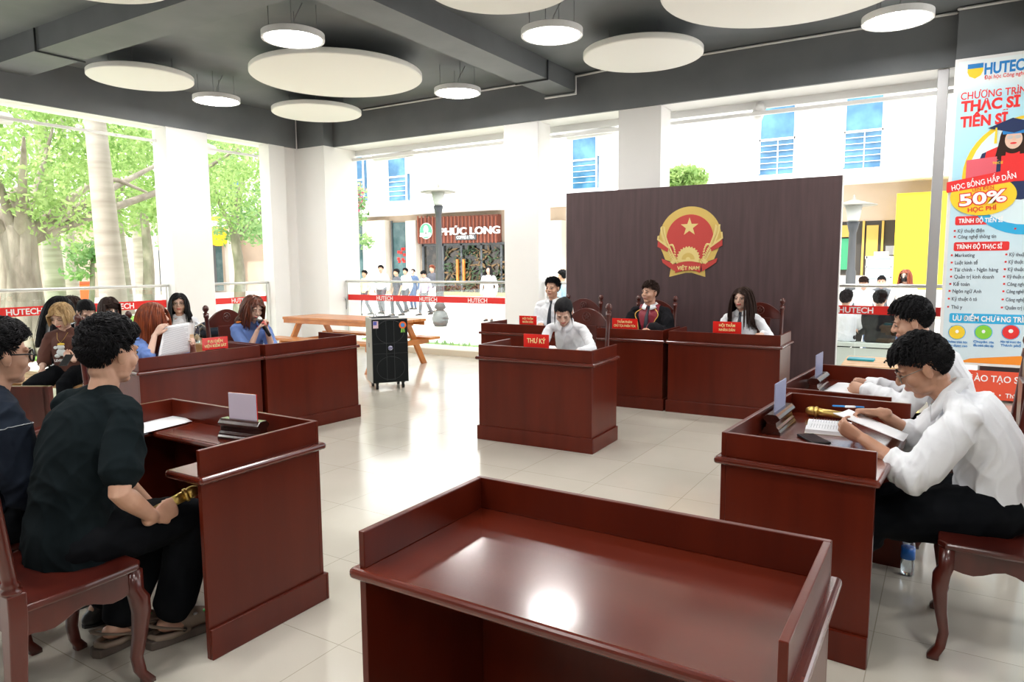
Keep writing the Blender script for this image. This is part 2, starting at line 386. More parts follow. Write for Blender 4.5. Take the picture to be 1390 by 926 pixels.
def lamp(c, lab, r=.335):
    e = empty('pendant_lamp', lab, 'ceiling light', (c[0], c[1], ZC), 0, 'round pendant lamps')
    z0 = 4.05-ZC
    obj('housing', MB().lathe([(r-.03, z0+.002), (r-.002, z0-.002), (r, z0+.002), (r, z0+.065), (r-.01, z0+.07), (0, z0+.07), (0, z0+.05), (r-.03, z0+.05)], n=48, sm=False), metal_w, e)
    obj('diffuser', MB().lathe([(0, z0-.001), (r-.032, z0), (r-.03, z0+.02), (0, z0+.02)], n=48, sm=False), lampm, e)
    for k in range(4):
        a = PI/4+k*PI/2
        obj('hanger', MB().tube([(r*.75*math.cos(a), r*.75*math.sin(a), z0+.07), (r*.75*math.cos(a), r*.75*math.sin(a), 0)], .0035, 5), wirem, e)
    obj('cable', MB().tube([(0, 0, z0+.07), (.02, 0, z0+.2), (.1, .05, -.005)], .005, 5), wirem, e)
lamp((-6.218, 5.546), 'round pendant lamp above the big disc, nearest on the left side')
lamp((-9.463, 6.919), 'round pendant lamp left of the small corner disc')
lamp((-6.166, 8.504), 'round pendant lamp right of the big disc by the back beam')
lamp((-3.792, 6.981), 'round pendant lamp just right of the crossing beam')
lamp((-.588, 8.511), 'round pendant lamp above the yellow wall near the banner')
for i, c in enumerate([(-4.6, 2.6), (-1.4, 4.2), (-2.4, -.2), (-6.6, .4), (.9, 1.2), (2.6, 3.4), (-.4, -2.4), (-4.6, -2.2), (2.9, -1.4), (-3.0, 1.4), (2.9, 6.8)]):  # unseen lamps, added to brighten the interior from behind and above
    lamp(c, 'unseen round pendant lamp, added as fill light over the near half of the hall')
# ------------------------------------------------------------------ desks
def desk(label, c, rz, W=1.14, D=.6, H=.875, cut=False, group=None, cat='desk'):
    """front (public side) faces local -Y, open side +Y"""
    e = empty('court_desk', label, cat, (c[0], c[1], 0), rz, group)
    t = .022; zt = H-.105
    obj('front_panel', MB().box(-W/2, W/2, -D/2, -D/2+t, .0, zt-.03), wood, e, .002)
    for s in (-1, 1):
        obj('side_panel', MB().box(s*W/2, s*(W/2-t), -D/2+t, D/2, .0, zt-.03), wood, e, .002)
        obj('plinth', MB().box(s*W/2, s*(W/2+.016), -D/2-.0, D/2, 0, .13), wood, e, .004)
    obj('plinth', MB().box(-W/2-.016, W/2+.016, -D/2-.016, -D/2, 0, .13), wood, e, .004)
    ov = .026; x0, x1, y0, y1 = -W/2-ov, W/2+ov, -D/2-ov, D/2+.02
    if cut:
        poly = [(x0, y0), (x1, y0), (x1, y1), (x1-.22, y1), (x1-.22, y0+.22), (x0+.22, y0+.22), (x0+.22, y1), (x0, y1)]
        poly = [(x0, y0), (x1, y0), (x1, y1), (x1-.24, y1), (x1-.24, y1-.37), (x0+.24, y1-.37), (x0+.24, y1), (x0, y1)]
    else: poly = [(x0, y0), (x1, y0), (x1, y1), (x0, y1)]
    o = obj('worktop', MB().prism(poly, zt-.032, zt), woodt, e)
    b = o.modifiers.new('bevel', 'BEVEL'); b.width = .013; b.segments = 3; b.limit_method = 'ANGLE'; b.angle_limit = R(40)
    g = .02
    obj('back_ledge', MB().box(-W/2, W/2, -D/2, -D/2+g, zt, H), wood, e, .0025)
    for s in (-1, 1): obj('side_ledge', MB().box(s*W/2, s*(W/2-g), -D/2+g, D/2, zt, H), wood, e, .0025)
    return e
desk('empty mahogany desk nearest the camera with glossy bare top', (-.785, 1.655), PI, 1.12, .59)
desk('mahogany desk in front of the man in the black tee, with paper and name stand', (-3.055, 1.965), PI, 1.14, .62, cut=True)
tb = R(90-5)
desk('mahogany desk of the woman with the microphone, far one of the left pair', (-5.60, 4.86), R(90)-R(4.5), 1.1, .6)
desk('mahogany desk of the auburn haired woman with papers, near one of the left pair', (-5.69, 3.71), R(90)-R(4.5), 1.1, .6)
desk('clerk desk of dark mahogany standing alone before the bench with THU KY plate', (-3.06, 5.54), R(2), 1.12, .56)
desk('leftmost mahogany desk of the judges row, behind the clerk', (-4.36, 7.52), R(1), 1.14, .6)
desk('middle mahogany desk of the judges row in front of the robed man', (-3.16, 7.54), R(1), 1.14, .6)
desk('right mahogany desk of the judges row under the long haired woman', (-1.96, 7.56), R(1), 1.14, .6)
desk('mahogany desk of the man in glasses on the right, with phone and open book', (-.465, 3.54), R(-90-3.5), 1.13, .6)
desk('mahogany desk of the second man on the right, behind the one in glasses', (-.49, 4.80), R(-90-4), 1.13, .6)

# ------------------------------------------------------------------ chairs (face +Y locally)
def cabriole(sx, y, front=True):
    pts = [(0, 0, .445), (0, 0, .37), (.010, .006, .34), (.013, .008, .28), (.004, .004, .19), (-.006, -.002, .11), (-.002, .002, .05), (.012, .012, .015)]
    rs = [.024, .024, .027, .024, .019, .016, .016, .019]
    mb = MB(); rings = []
    for (dx, dy, z), r in zip(pts, rs):
        cx = sx*(.225+dx*.6); cy = y+(dy*2.2 if front else -dy)
        rings.append([(cx+a*r, cy+b*r, z) for a, b in ((-1, -1), (0, -1.12), (1, -1), (1.12, 0), (1, 1), (0, 1.12), (-1, 1), (-1.12, 0))])
    rings.append([(p[0], p[1], 0) for p in rings[-1]])
    mb.loft(rings); return mb
def make_chair():
    e = empty('court_chair', 'x', 'chair')
    s = [(-.25, -.215), (.25, -.215), (.262, .0), (.255, .19), (.22, .215), (-.22, .215), (-.255, .19), (-.262, .0)]
    obj('seat', MB().prism(s, .445, .470), woodc, e, .008)
    ap = []
    for i in range(13):
        u = -1+2*i/12; ap.append((u*.225, .375+.014*math.cos(u*PI*2)-.022*u*u))
    obj('apron', MB().prism([(.225, .446), (-.225, .446)]+ap, .185, .205, ax='y').prism([(.225, .446), (-.225, .446)]+ap, -.2, -.18, ax='y'), woodc, e, .003)
    sp = [(u[0]*.86, u[1]) for u in ap]
    for sx in (-1, 1): obj('side_rail', MB().prism([(.193, .446), (-.193, .446)]+sp, sx*.222, sx*.242, ax='x'), woodc, e, .003)
    for sx in (-1, 1): obj('leg', cabriole(sx, .182), woodc, e)
    for sx in (-1, 1):
        obj('rear_leg', MB().loft([[(sx*.232+a*w, y+b*w, z) for a, b in ((-1, -1), (1, -1), (1, 1), (-1, 1))] for w, y, z in ((.026, -.235, 0), (.025, -.215, .25), (.028, -.205, .44), (.028, -.205, .52))], sm=False), woodc, e, .004)
        c = (sx*.232, -.205)
        prof = [(.020, .515), (.030, .52), (.030, .53), (.020, .537), (.028, .548), (.020, .56), (.022, .58), (.021, .92), (.020, 1.0), (.027, 1.01), (.027, 1.05), (.017, 1.03), (.015, 1.05)]
        p = obj('back_post', MB().loft([[(c[0]+r*math.cos(2*PI*j/16), c[1]-(z-.5)*.10+r*math.sin(2*PI*j/16), z) for j in range(16)] for r, z in prof]), woodc, e)
        obj('finial', MB().lathe([(.012, 1.04), (.023, 1.05), (.012, 1.06), (.022, 1.068), (.031, 1.09), (.028, 1.112), (.015, 1.128), (.001, 1.133)], (c[0], c[1]-.056, 0), 16), woodc, p)
    def bk(z): return -.205-(z-.5)*.10
    n = 21; top = [(-.215+.43*i/(n-1), .935+.03+.115*math.cos((i/(n-1)-.5)*PI)**.8) for i in range(n)]
    Mb = Matrix.Translation((0, bk(.95)+.0, 0)) @ Matrix.Rotation(0, 4, 'X')
    cr = obj('crest_rail', MB().prism([(-.215, .90), (.215, .90)]+top[::-1], -.013, .013, M=Mb, ax='y'), woodc, e, .004)
    mb = MB()
    for k in range(24):
        a = 2*PI*k/24; b2 = 2*PI*(k+1)/24
        for yy in (-.016, .016): mb.tube([(.045*math.cos(a), yy, .995+.045*math.sin(a)), (.045*math.cos(b2), yy, .995+.045*math.sin(b2))], .004, 5, M=Mb, ends=False)
    for k in range(5):
        a = PI/2+k*2*PI/5*2; b2 = PI/2+(k+1)*2*PI/5*2
        for yy in (-.016, .016): mb.tube([(.032*math.cos(a), yy, .995+.032*math.sin(a)), (.032*math.cos(b2), yy, .995+.032*math.sin(b2))], .003, 5, M=Mb, ends=False)
    obj('carved_medallion', mb, woodc, cr)
    obj('splat', MB().prism([(-.11, .53), (.11, .53), (.085, .62), (.11, .75), (.12, .91), (-.12, .91), (-.11, .75), (-.085, .62)], bk(.72)-.010, bk(.72)+.010, ax='y'), woodc, e, .004)
    obj('lower_rail', MB().box(-.215, .215, bk(.56)-.014, bk(.56)+.014, .505, .55), woodc, e, .004)
    return e
chair0 = make_chair(); _first = [True]
def chair(label, c, rz, sc=1.):
    if _first[0]: _first[0] = False; o = chair0; o.location = (*c, 0); o.rotation_euler = (0, 0, rz); o['label'] = label; o['group'] = 'carved wooden court chairs'
    else: o = dup(chair0, (*c, 0), rz, label, group='carved wooden court chairs')
    o.scale = (sc,)*3
    return o
CH = {}
CH['A'] = chair('carved wooden chair under the man in the black tee, bottom left', (-2.80, 1.215), R(1), 1.04)
CH['L'] = chair('carved wooden chair of the man with thick glasses at the left edge', (-3.42, 1.10), R(-2), 1.05)
CH['R1'] = chair('carved wooden chair of the man in glasses and white shirt on the right', (.24, 3.43), R(90), 1.05)
CH['R2'] = chair('carved wooden chair of the second man on the right, mostly hidden', (.13, 4.66), R(90), 1.05)
CH['J1'] = chair('carved wooden chair behind the man at the left judges desk', (-4.14, 8.25), R(180), 1.05)
CH['J2'] = chair('carved wooden chair behind the robed man, two finials showing', (-3.14, 8.28), R(180), 1.05)
CH['J3'] = chair('carved wooden chair behind the long haired woman at the right judges desk', (-1.86, 8.25), R(180), 1.05)
CH['S'] = chair('carved wooden chair of the clerk with arched back beside her', (-3.22, 6.42), R(178), 1.05)
CH['B1'] = chair('carved wooden chair of the woman with the microphone', (-6.45, 4.90), R(-86), 1.05)
CH['B2'] = chair('carved wooden chair of the red haired woman with papers', (-6.28, 3.52), R(-84), 1.05)
CH['B3'] = chair('empty carved wooden chair near the masked woman behind the prosecutors', (-6.75, 3.78), R(-84), 1.0)

# ------------------------------------------------------------------ name stands and plates
def name_stand(label, loc, rz, plate=('clear', .15, .10), lines=(), base=True, group=None, z=.77, w=.22):
    e = empty('name_stand', label, 'name plate', (*loc, z), rz, group)
    def prof(k): return [(-.045*k, 0), (.045*k, 0), (.045*k, .012), (.036*k, .022), (.036*k, .03), (.026*k, .036), (.022*k, .06), (.034*k, .068), (.04*k, .078), (.030*k, .09), (.02*k, .098), (-.02*k, .098), (-.030*k, .09), (-.04*k, .078), (-.034*k, .068), (-.022*k, .06), (-.026*k, .036), (-.036*k, .03), (-.036*k, .022), (-.045*k, .012)]
    if base: obj('carved_base', MB().prism(prof(1.), -w/2, w/2, ax='x'), woodd, e, .002)
    else: obj('base', MB().box(-w/2-.01, w/2+.01, -.03, .03, 0, .012).box(-w/2+.02, w/2-.02, -.012, .012, .012, .098), woodd, e, .002)
    zb = .098 if base else .098
    pm = {'clear': acryl, 'red': redplate, 'pale': pale_plate}[plate[0]]
    p = obj('plate', MB().box(-plate[1]/2, plate[1]/2, -.003, .003, zb-.004, zb+plate[2]), pm, e, .001)
    n = len(lines)
    for i, t in enumerate(lines):
        hh = plate[2]*(.36 if n == 1 else .23); zz = zb+plate[2]*(.32 if n == 1 else (.56 if i == 0 else .18))
        obj('lettering', text_mb(t, hh, .022, align='CENTER', M=Matrix.Translation((0, -.0035, zz)), width=min(plate[1]*.86, len(t)*hh*.74)), texty, p)
    if plate[0] == 'pale':
        obj('red_backing', MB().box(-plate[1]/2, plate[1]/2+.002, .0032, .006, zb-.004, zb+plate[2]), redplate, p)
    return e
pale_plate = mat('pale_lilac_plate', (.66, .58, .70), .35, coat=.4)
name_stand('red name plate reading THU KY on the clerk desk', (-3.06, 5.34), R(2), ('red', .25, .115), ('THƯ KÝ',), False, z=.772)
name_stand('red HOI THAM NHAN DAN plate on the leftmost judges desk', (-4.31, 7.32), R(1), ('red', .24, .105), ('HỘI THẨM', 'NHÂN DÂN'), False, z=.772)
name_stand('red THAM PHAN plate in front of the robed man', (-3.06, 7.33), R(1), ('red', .30, .115), ('THẨM PHÁN', 'CHỦ TỌA PHIÊN TÒA'), False, z=.772)
name_stand('red HOI THAM NHAN DAN plate on the right judges desk', (-1.93, 7.34), R(1), ('red', .29, .12), ('HỘI THẨM', 'NHÂN DÂN'), False, z=.772)
name_stand('red DAI DIEN VIEN KIEM SAT plate on the left near prosecutors desk', (-5.50, 3.88), R(84), ('red', .24, .105), ('ĐẠI DIỆN', 'VIỆN KIỂM SÁT'), False, z=.772)
name_stand('carved stand with pale plate on the black tee man desk', (-2.85, 2.14), R(8), ('pale', .17, .125), (), True, w=.25, z=.77)
name_stand('carved stand with clear plate on the desk of the man in glasses', (-.69, 3.66), R(-92), ('clear', .22, .14), (), True, w=.34)
name_stand('carved stand with clear plate on the second desk on the right', (-.69, 4.90), R(-92), ('clear', .22, .14), (), True, w=.34)

# ------------------------------------------------------------------ dark board with emblem
boardm = noisy(mat('board_vinyl', (.085, .05, .053), .42), (.066, .037, .040), (.088, .051, .054), 2.0, (9, 1, .6), 5)
YBD = 9.0
p0 = atY(769, 263, YBD); p1 = atY(1144, 237, YBD)
e = empty('backdrop_board', 'tall dark brown backdrop board with round gold and red emblem behind the judges', 'backdrop', ((p0.x+p1.x)/2, YBD, 0), 0)
hw = (p1.x-p0.x)/2; bh = (p0.z+p1.z)/2
obj('panel', MB().box(-hw, hw, 0, .04, .02, bh), boardm, e, .002)
obj('edge_trim', MB().box(hw, hw+.012, -.002, .042, .0, bh).box(-hw-.006, -hw, -.002, .042, 0, bh), metal_w, e)
obj('base', MB().box(-hw+.2, -hw+.26, -.2, .3, 0, .03).box(hw-.26, hw-.2, -.2, .3, 0, .03), dkmetal, e)
ec = atY(936, 328, YBD); ES = (atY(982, 328, YBD).x-atY(892, 328, YBD).x)/2      # emblem half width ~ 280/560 units
em = obj('emblem', MB(), [], e) if False else None
emg = mat('emblem_gold', (.70, .50, .13), .5); emr = mat('emblem_red', (.56, .055, .045), .5); emy = mat('emblem_pale_gold', (.82, .66, .26), .5)
eo = bpy.data.objects.new('emblem', None); COL.objects.link(eo); eo.parent = e; eo.location = (ec.x-e.location.x, 0, ec.z)
U = ES/281.   # emblem units: photo crop pixels
def ep(x, y): return ((x-507)*U, (452-y)*U)
def epoly(name, polys, m, d, th=.003):
    mb = MB()
    for p in polys: mb.prism([ep(*q) for q in p], -d-th, -d, ax='y')
    o = obj(name, mb, m, eo, fix=True); return o
def arc(cx, cy, r, a0, a1, n=40, ry=None): return [(cx+r*math.cos(R(a0+(a1-a0)*i/n)), cy-(ry or r)*math.sin(R(a0+(a1-a0)*i/n))) for i in range(n+1)]
epoly('wreath', [arc(507, 420, 262, -28, 208, 60, 256)+[(300, 600), (420, 640), (507, 650), (594, 640), (714, 600)]], emg, 0)
epoly('red_field', [arc(507, 425, 198, -60, 240, 60, 196)+[(450, 620), (564, 620)]], emr, .003)
star = []
for k in range(10):
    a = 90+k*36; rr = 78 if k % 2 == 0 else 31
    star.append((505+rr*math.cos(R(a)), 332-rr*math.sin(R(a))))
epoly('star', [star], emy, .006)
gear = []
for k in range(60):
    a = 200-k*220/59; rr = 100 if (k//2) % 2 else 90
    gear.append((500+rr*math.cos(R(a)), 590-rr*math.sin(R(a))))
epoly('gear_wheel', [gear], emy, .006)
epoly('gear_hub', [arc(500, 600, 55, 0, 180, 20)], emg, .0095); epoly('gear_axle', [arc(500, 600, 20, 0, 180, 12)], emy, .0128)
mb = MB()
for sx in (-1, 1):
    for k in range(26):   # rice ears
        t = k/25; a = R(205+t*75); cx = 507+sx*(-1)*0; x = 507+sx*(232-118*t*t); y = 330+300*t - 30*math.sin(t*3)
        for q in (-1, 1):
            px, pz = ep(x+q*12, y); mb.ell((px, -.006, pz), (.010*ES/.4, .004, .02*ES/.4), n=6, k=4, rot=Matrix.Rotation(sx*q*.6, 3, 'Y'))
    for k in range(14):
        a = R(60+k*17); x = 507+sx*(150+28*math.cos(a)); y = 530-60*math.sin(a)+k*4
        px, pz = ep(x, y); mb.ell((px, -.007, pz), (.016*ES/.4, .004, .010*ES/.4), n=6, k=4, rot=Matrix.Rotation(sx*k*.4, 3, 'Y'))
obj('rice_ears', mb, emy, eo)
epoly('ribbon', [[(235, 440), (330, 505), (320, 535), (232, 490)], [(780, 440), (684, 505), (694, 535), (782, 490)], [(270, 590), (350, 625), (400, 640), (395, 700), (330, 660), (280, 625)], [(744, 590), (664, 625), (614, 640), (619, 700), (684, 660), (734, 625)]], emr, .010)
epoly('name_scroll', [arc(507, 900, 285, 112, 68, 20)+[(604, 712), (560, 694), (507, 690), (454, 694), (390, 712)]], emr, .0135)
epoly('ribbon_edge', [[(232, 400), (246, 395), (244, 425), (335, 492), (332, 508), (228, 432)], [(780, 380), (768, 380), (772, 425), (680, 492), (683, 508), (786, 432)], [(345, 620), (375, 598), (400, 612), (370, 640)], [(669, 620), (639, 598), (614, 612), (644, 640)]], emy, .012)
epoly('sheaf', [[(352, 660), (400, 705), (507, 690), (608, 705), (640, 660), (646, 745), (530, 710), (480, 710), (338, 745)]], emg, .0)
obj('lettering', text_mb('VIỆT NAM', 30*U, .05, width=190*U, align='CENTER', M=Matrix.Translation((ep(505, 0)[0], -.018, ep(0, 685)[1]))), emy, eo)

# ------------------------------------------------------------------ loudspeaker
e = empty('loudspeaker', 'black wheeled loudspeaker cabinet with rosette sticker beside the picnic table', 'loudspeaker', (-6.22, 6.92, 0), R(54))
sil = mat('silver_grey', (.42, .41, .39), .4, .3)
W2, D2, H2 = .235, .2, .92
obj('cabinet', MB().box(-W2, W2, -D2+.01, D2, .09, H2), sil, e, .008)
grm = mat('black_grille', (.006, .008, .009), .7, spec=.2)
g = obj('grille', MB().box(-W2+.006, W2-.006, -D2-.012, -D2+.01, .095, H2-.012), grm, e, .004)
rib = mat('grille_rib', (.03, .034, .036), .4)
mb = MB()
for x in (-.05, .05): mb.box(x-.003, x+.003, -D2-.016, -D2-.012, .12, H2-.03)
for z in (.47, .60): mb.box(-W2+.02, W2-.02, -D2-.016, -D2-.012, z-.002, z+.002)
for cz in (.28, .75):
    for k in range(32):
        a, b = 2*PI*k/32, 2*PI*(k+1)/32
        mb.tube([(.18*math.cos(a), -D2-.013, cz+.15*math.sin(a)), (.18*math.cos(b), -D2-.013, cz+.15*math.sin(b))], .003, 5, ends=False)
obj('ribs', mb, rib, g)
obj('badge', MB().lathe([(0, 0), (.03, 0), (.03, .003), (0, .003)], M=Matrix.Translation((0, -D2-.014, .54)) @ Matrix.Rotation(R(90), 4, 'X')), mat('badge_silver', (.5, .5, .62), .3, .5), g)
obj('badge_lettering', text_mb('QV', .028, .04, align='CENTER', M=Matrix.Translation((0, -D2-.018, .526))), mat('badge_ink', (.05, .05, .2)), g)
ros = mat('rosette_orange', (.85, .16, .03), .5); rosb = mat('rosette_blue', (.05, .25, .6), .5); rosg = mat('rosette_green', (.25, .65, .1), .5)
rs = obj('rosette', MB().lathe([(0, 0), (.047, 0), (.047, .003), (0, .003)], n=18, sm=False, M=Matrix.Translation((.165, -D2-.014, .83)) @ Matrix.Rotation(R(90), 4, 'X')), ros, g)
obj('rosette_centre', MB().lathe([(0, 0), (.026, 0), (.026, .002), (0, .002)], n=18, sm=False, M=Matrix.Translation((.165, -D2-.0175, .83)) @ Matrix.Rotation(R(90), 4, 'X')), rosb, rs)
obj('rosette_tail', MB().prism([(.145, .79), (.165, .785), (.16, .73), (.148, .742), (.138, .73)], -D2-.015, -D2-.0125, ax='y').prism([(.168, .785), (.186, .79), (.194, .73), (.182, .742), (.172, .73)], -D2-.015, -D2-.0125, ax='y'), rosg, rs)
st = obj('sticker', MB().box(-.215, -.15, -D2-.0155, -D2-.0125, .80, .89), mat('sticker_pink', (.75, .55, .6), .5), g)
obj('sticker_band', MB().box(-.213, -.17, -D2-.017, -D2-.0156, .84, .885), mat('sticker_blue', (.1, .12, .5), .5), st)
obj('handle_recess', MB().box(-W2-.003, -W2+.01, -.03, .0, .54, .60), black, e, .003)
obj('top_panel', MB().box(-W2+.03, W2-.09, -.1, .1, H2-.004, H2+.012).box(-.12, .05, -.06, .05, H2+.012, H2+.02), black, e, .004)
obj('antenna', MB().tube([(.0, .08, H2), (-.03, .13, H2+.13)], .004, 6), black, e)
obj('carry_handle', MB().tube([(-.16, .02, H2), (-.155, .02, H2+.045), (-.14, .02, H2+.05), (-.125, .02, H2+.02)], .005, 6), black, e)
for sx in (-1, 1):
    for sy in (-1, 1):
        wv = obj('caster', MB().box(sx*.17-.02, sx*.17+.02, sy*.14-.02, sy*.14+.02, .07, .092).tube([(sx*.17-.014, sy*.14, .036), (sx*.17+.014, sy*.14, .036)], .035, 16, ends=False), black, e)

# ------------------------------------------------------------------ picnic tables
def picnic(label, c, rz, L=2.5, m=None, H=.76, bl=None):
    m = m or orange_wood
    e = empty('picnic_table', label, 'table', (*c, 0), rz)
    for i in range(5): obj('top_plank', MB().box(-L/2, L/2, -.38+.155*i, -.38+.155*i+.145, H-.04, H), m, e, .004)
    obj('top_edge_board', MB().box(-L/2+.02, L/2-.02, -.375, -.35, H-.10, H-.04).box(-L/2+.02, L/2-.02, .35, .375, H-.1, H-.04), m, e, .003)
    for s in (-1, 1):
        obj('bench_plank', MB().box(-L/2, L/2, s*.60-.12, s*.60+.02, .41, .45), m, e, .004)
        obj('bench_plank', MB().box(-L/2, L/2, s*.60+.03, s*.60+.14, .41, .45), m, e, .004)
    for sx in (-1, 1):
        x = sx*(L/2-.28)
        for s in (-1, 1):
            obj('leg', MB().prism([(s*.30, H-.05), (s*.19, H-.05), (s*.60, 0), (s*.71, 0)], x-.022, x+.022, ax='x'), m, e, .003)
        obj('bench_support', MB().box(x+.022, x+.06, -.72, .72, .33, .41), m, e, .003)
        obj('top_support', MB().box(x+.022, x+.06, -.34, .34, H-.12, H-.04), m, e, .003)
    return e
picnic('orange varnished picnic table with slanted legs behind the loudspeaker', (-8.16, 8.27), R(0), 2.42)
picnic('pale orange picnic table with the backpack on it among the spectators', (-8.0, 4.98), R(3), 2.3, m=pale_wood)
# ------------------------------------------------------------------ people
def spl(pts, rs, n=4):
    """Catmull-Rom resampling of a path with radii"""
    rs = [(r, r) if not isinstance(r, (tuple, list)) else r for r in rs]
    A = [np.array([*p, *r], float) for p, r in zip(pts, rs)]; A = [2*A[0]-A[1]]+A+[2*A[-1]-A[-2]]
    o = []
    for i in range(1, len(A)-2):
        p0, p1, p2, p3 = A[i-1:i+3]
        for k in range(n):
            t = k/n; o.append(.5*(2*p1+(p2-p0)*t+(2*p0-5*p1+4*p2-p3)*t*t+(3*p1-p0-3*p2+p3)*t**3))
    o.append(A[-2])
    return [Vector(a[:3]) for a in o], [(max(a[3], .002), max(a[4], .002)) for a in o]
def stube(mb, pts, rs, n=14, k=4, **kw):
    P, Q = spl(pts, rs, k); mb.tube(P, Q, n, **kw)
def V(*a): return Vector(a)
def remesh(mb, vox, smooth=3, fac=.5):
    me = mb.mesh('r', []); fixn = bmesh.new(); fixn.from_mesh(me); bmesh.ops.recalc_face_normals(fixn, faces=fixn.faces); fixn.to_mesh(me); fixn.free()
    o = bpy.data.objects.new('r', me); COL.objects.link(o)
    m = o.modifiers.new('r', 'REMESH'); m.mode = 'VOXEL'; m.voxel_size = vox; m.adaptivity = 0
    if smooth: s = o.modifiers.new('s', 'SMOOTH'); s.factor = fac; s.iterations = smooth
    dg = bpy.context.evaluated_depsgraph_get(); r = bpy.data.meshes.new_from_object(o.evaluated_get(dg))
    bpy.data.objects.remove(o); bpy.data.meshes.remove(me)
    r.polygons.foreach_set('use_smooth', [True]*len(r.polygons))
    return r
def vco(me): a = np.empty(len(me.vertices)*3, np.float32); me.vertices.foreach_get('co', a); return a.reshape(-1, 3)
def folds(me, amp, k=28, seed=0, zs=.6):
    c = vco(me).astype(np.float64); n = np.empty(len(me.vertices)*3, np.float32); me.vertices.foreach_get('normal', n); n = n.reshape(-1, 3)
    rs = np.random.RandomState(seed+11); d = np.zeros(len(c))
    w = c + .03*np.sin(c[:, [1, 2, 0]]*19+rs.rand(3)*6)
    for i in range(7):
        a = rs.randn(3); a[2] *= zs; a /= np.linalg.norm(a)
        ph = w @ a*k*(.6+.8*rs.rand())+rs.rand()*6.28
        d += (1-np.abs(np.sin(ph)))**2*(.5+.5*np.sin(c @ rs.randn(3)*7+rs.rand()*6))
    c += n*((d/3-.35)*amp)[:, None]
    me.vertices.foreach_set('co', c.astype(np.float32).ravel()); me.update()
def pcent(me): a = np.empty(len(me.polygons)*3, np.float32); me.polygons.foreach_get('center', a); return a.reshape(-1, 3)

def ik(a, t, l1, l2, pole):
    a, t, pole = Vector(a), Vector(t), Vector(pole); d = t-a; L = min(d.length, (l1+l2)*.995); dn = d.normalized(); t = a+dn*L
    x = (l1*l1-l2*l2+L*L)/(2*L); h = math.sqrt(max(l1*l1-x*x, 0)); p = pole-dn*pole.dot(dn)
    if p.length < 1e-5: p = dn.orthogonal()
    return a+dn*x+p.normalized()*h, t

def hand(mb, w, d, n, side, curl=.35, spread=1., thumb=.6, k=1., curls=None):
    """w wrist, d towards the fingers, n out of the palm (palm faces n), side=+1/-1: thumb on +side of s"""
    d = Vector(d).normalized(); n = Vector(n); n = (n-d*n.dot(d)).normalized(); s = d.cross(n)*side
    w = Vector(w)
    S = lambda a, b, c: w + d*(a*k) + s*(b*k) + n*(c*k)
    mb.tube([S(-.035, 0, 0), S(.0, 0, 0), S(.03, 0, 0), S(.06, 0, 0), S(.082, 0, 0)], [(.026*k, .021*k), (.026*k, .018*k), (.036*k, .015*k), (.041*k, .013*k), (.039*k, .011*k)], 12, side=s)
    mb.tube([S(.012, .022, .006), S(.045, .034, .008)], [.015*k, .012*k], 8)
    tips = []
    for i, (o, L, r) in enumerate(((.030, .068, .0088), (.010, .077, .0092), (-.010, .072, .0088), (-.029, .056, .0078))):
        c = curls[i] if curls else curl*(1+.10*i)
        p = S(.078-.004*abs(i-1), o, 0); a = c*.9; dd = d; pts = [p]; rr = [r*k*1.05]
        lat = s*(o*2.2*spread)
        for q, f in enumerate((.46, .30, .24)):
            dr = (d*math.cos(a)+n*math.sin(a)+lat*(1 if q == 0 else .5)).normalized()
            p = p+dr*(L*f*k); pts.append(p); rr.append(r*k*(1-.1*(q+1))); a += c*1.05
        mb.tube(pts, rr, 8); tips.append(p)
    p = S(.02, .026, .004); t1 = p+(d*.72+s*.62*thumb*1.3+n*.35)*(.034*k); t2 = t1+(d*.9+s*.15*thumb+n*(.2+.5*curl))*(.030*k); t3 = t2+(d*.9-s*.15+n*(.1+.6*curl))*(.022*k)
    mb.tube([p, t1, t2, t3], [.0135*k, .0115*k, .0098*k, .0085*k], 8)
    return dict(palm=S(.06, 0, .02), tips=tips, thumb=t3, s=s, n=n, d=d)

def head_prims(mb, Mh, female=False, k=1.):
    T = lambda *p: Mh @ (Vector(p)*k)
    R3 = Mh.to_3x3()
    def E(c, r, rot=None): mb.ell(T(*c), tuple(x*k for x in r), n=20, k=14, rot=R3 @ (rot or Matrix.Identity(3)))
    E((0, -.018, .035), (.074, .092, .080))
    E((0, .018, -.02), (.065, .066, .088))
    E((0, .022, -.058), (.050 if female else .055, .050, .042))
    E((0, .050, -.088), (.024 if female else .028, .024, .018))
    for s in (-1, 1):
        E((s*.038, .047, -.024), (.028, .028, .028)); E((s*.030, .066, .026), (.026, .014, .010))
        E((s*.034, .018, -.070), (.022, .036, .022))
        E((s*.010, .089, -.022), (.0085, .009, .007))
        E((s*.030, .070, .006), (.014, .010, .009))
        Mr = Matrix.Rotation(s*-.35, 3, 'Z')
        E((s*.076, -.006, -.006), (.007, .018, .031), Mr); E((s*.081, -.012, .004), (.006, .016, .022), Mr)
    mb.tube([T(0, .080, .020), T(0, .090, .002), T(0, .102, -.014), T(0, .101, -.022)], [.0075*k, .0080*k, .0095*k, .0095*k], 10)
    E((0, .0835, -.048), (.021, .010, .0055)); E((0, .082, -.057), (.018, .010, .006))
    E((0, .074, -.050), (.028, .014, .016))

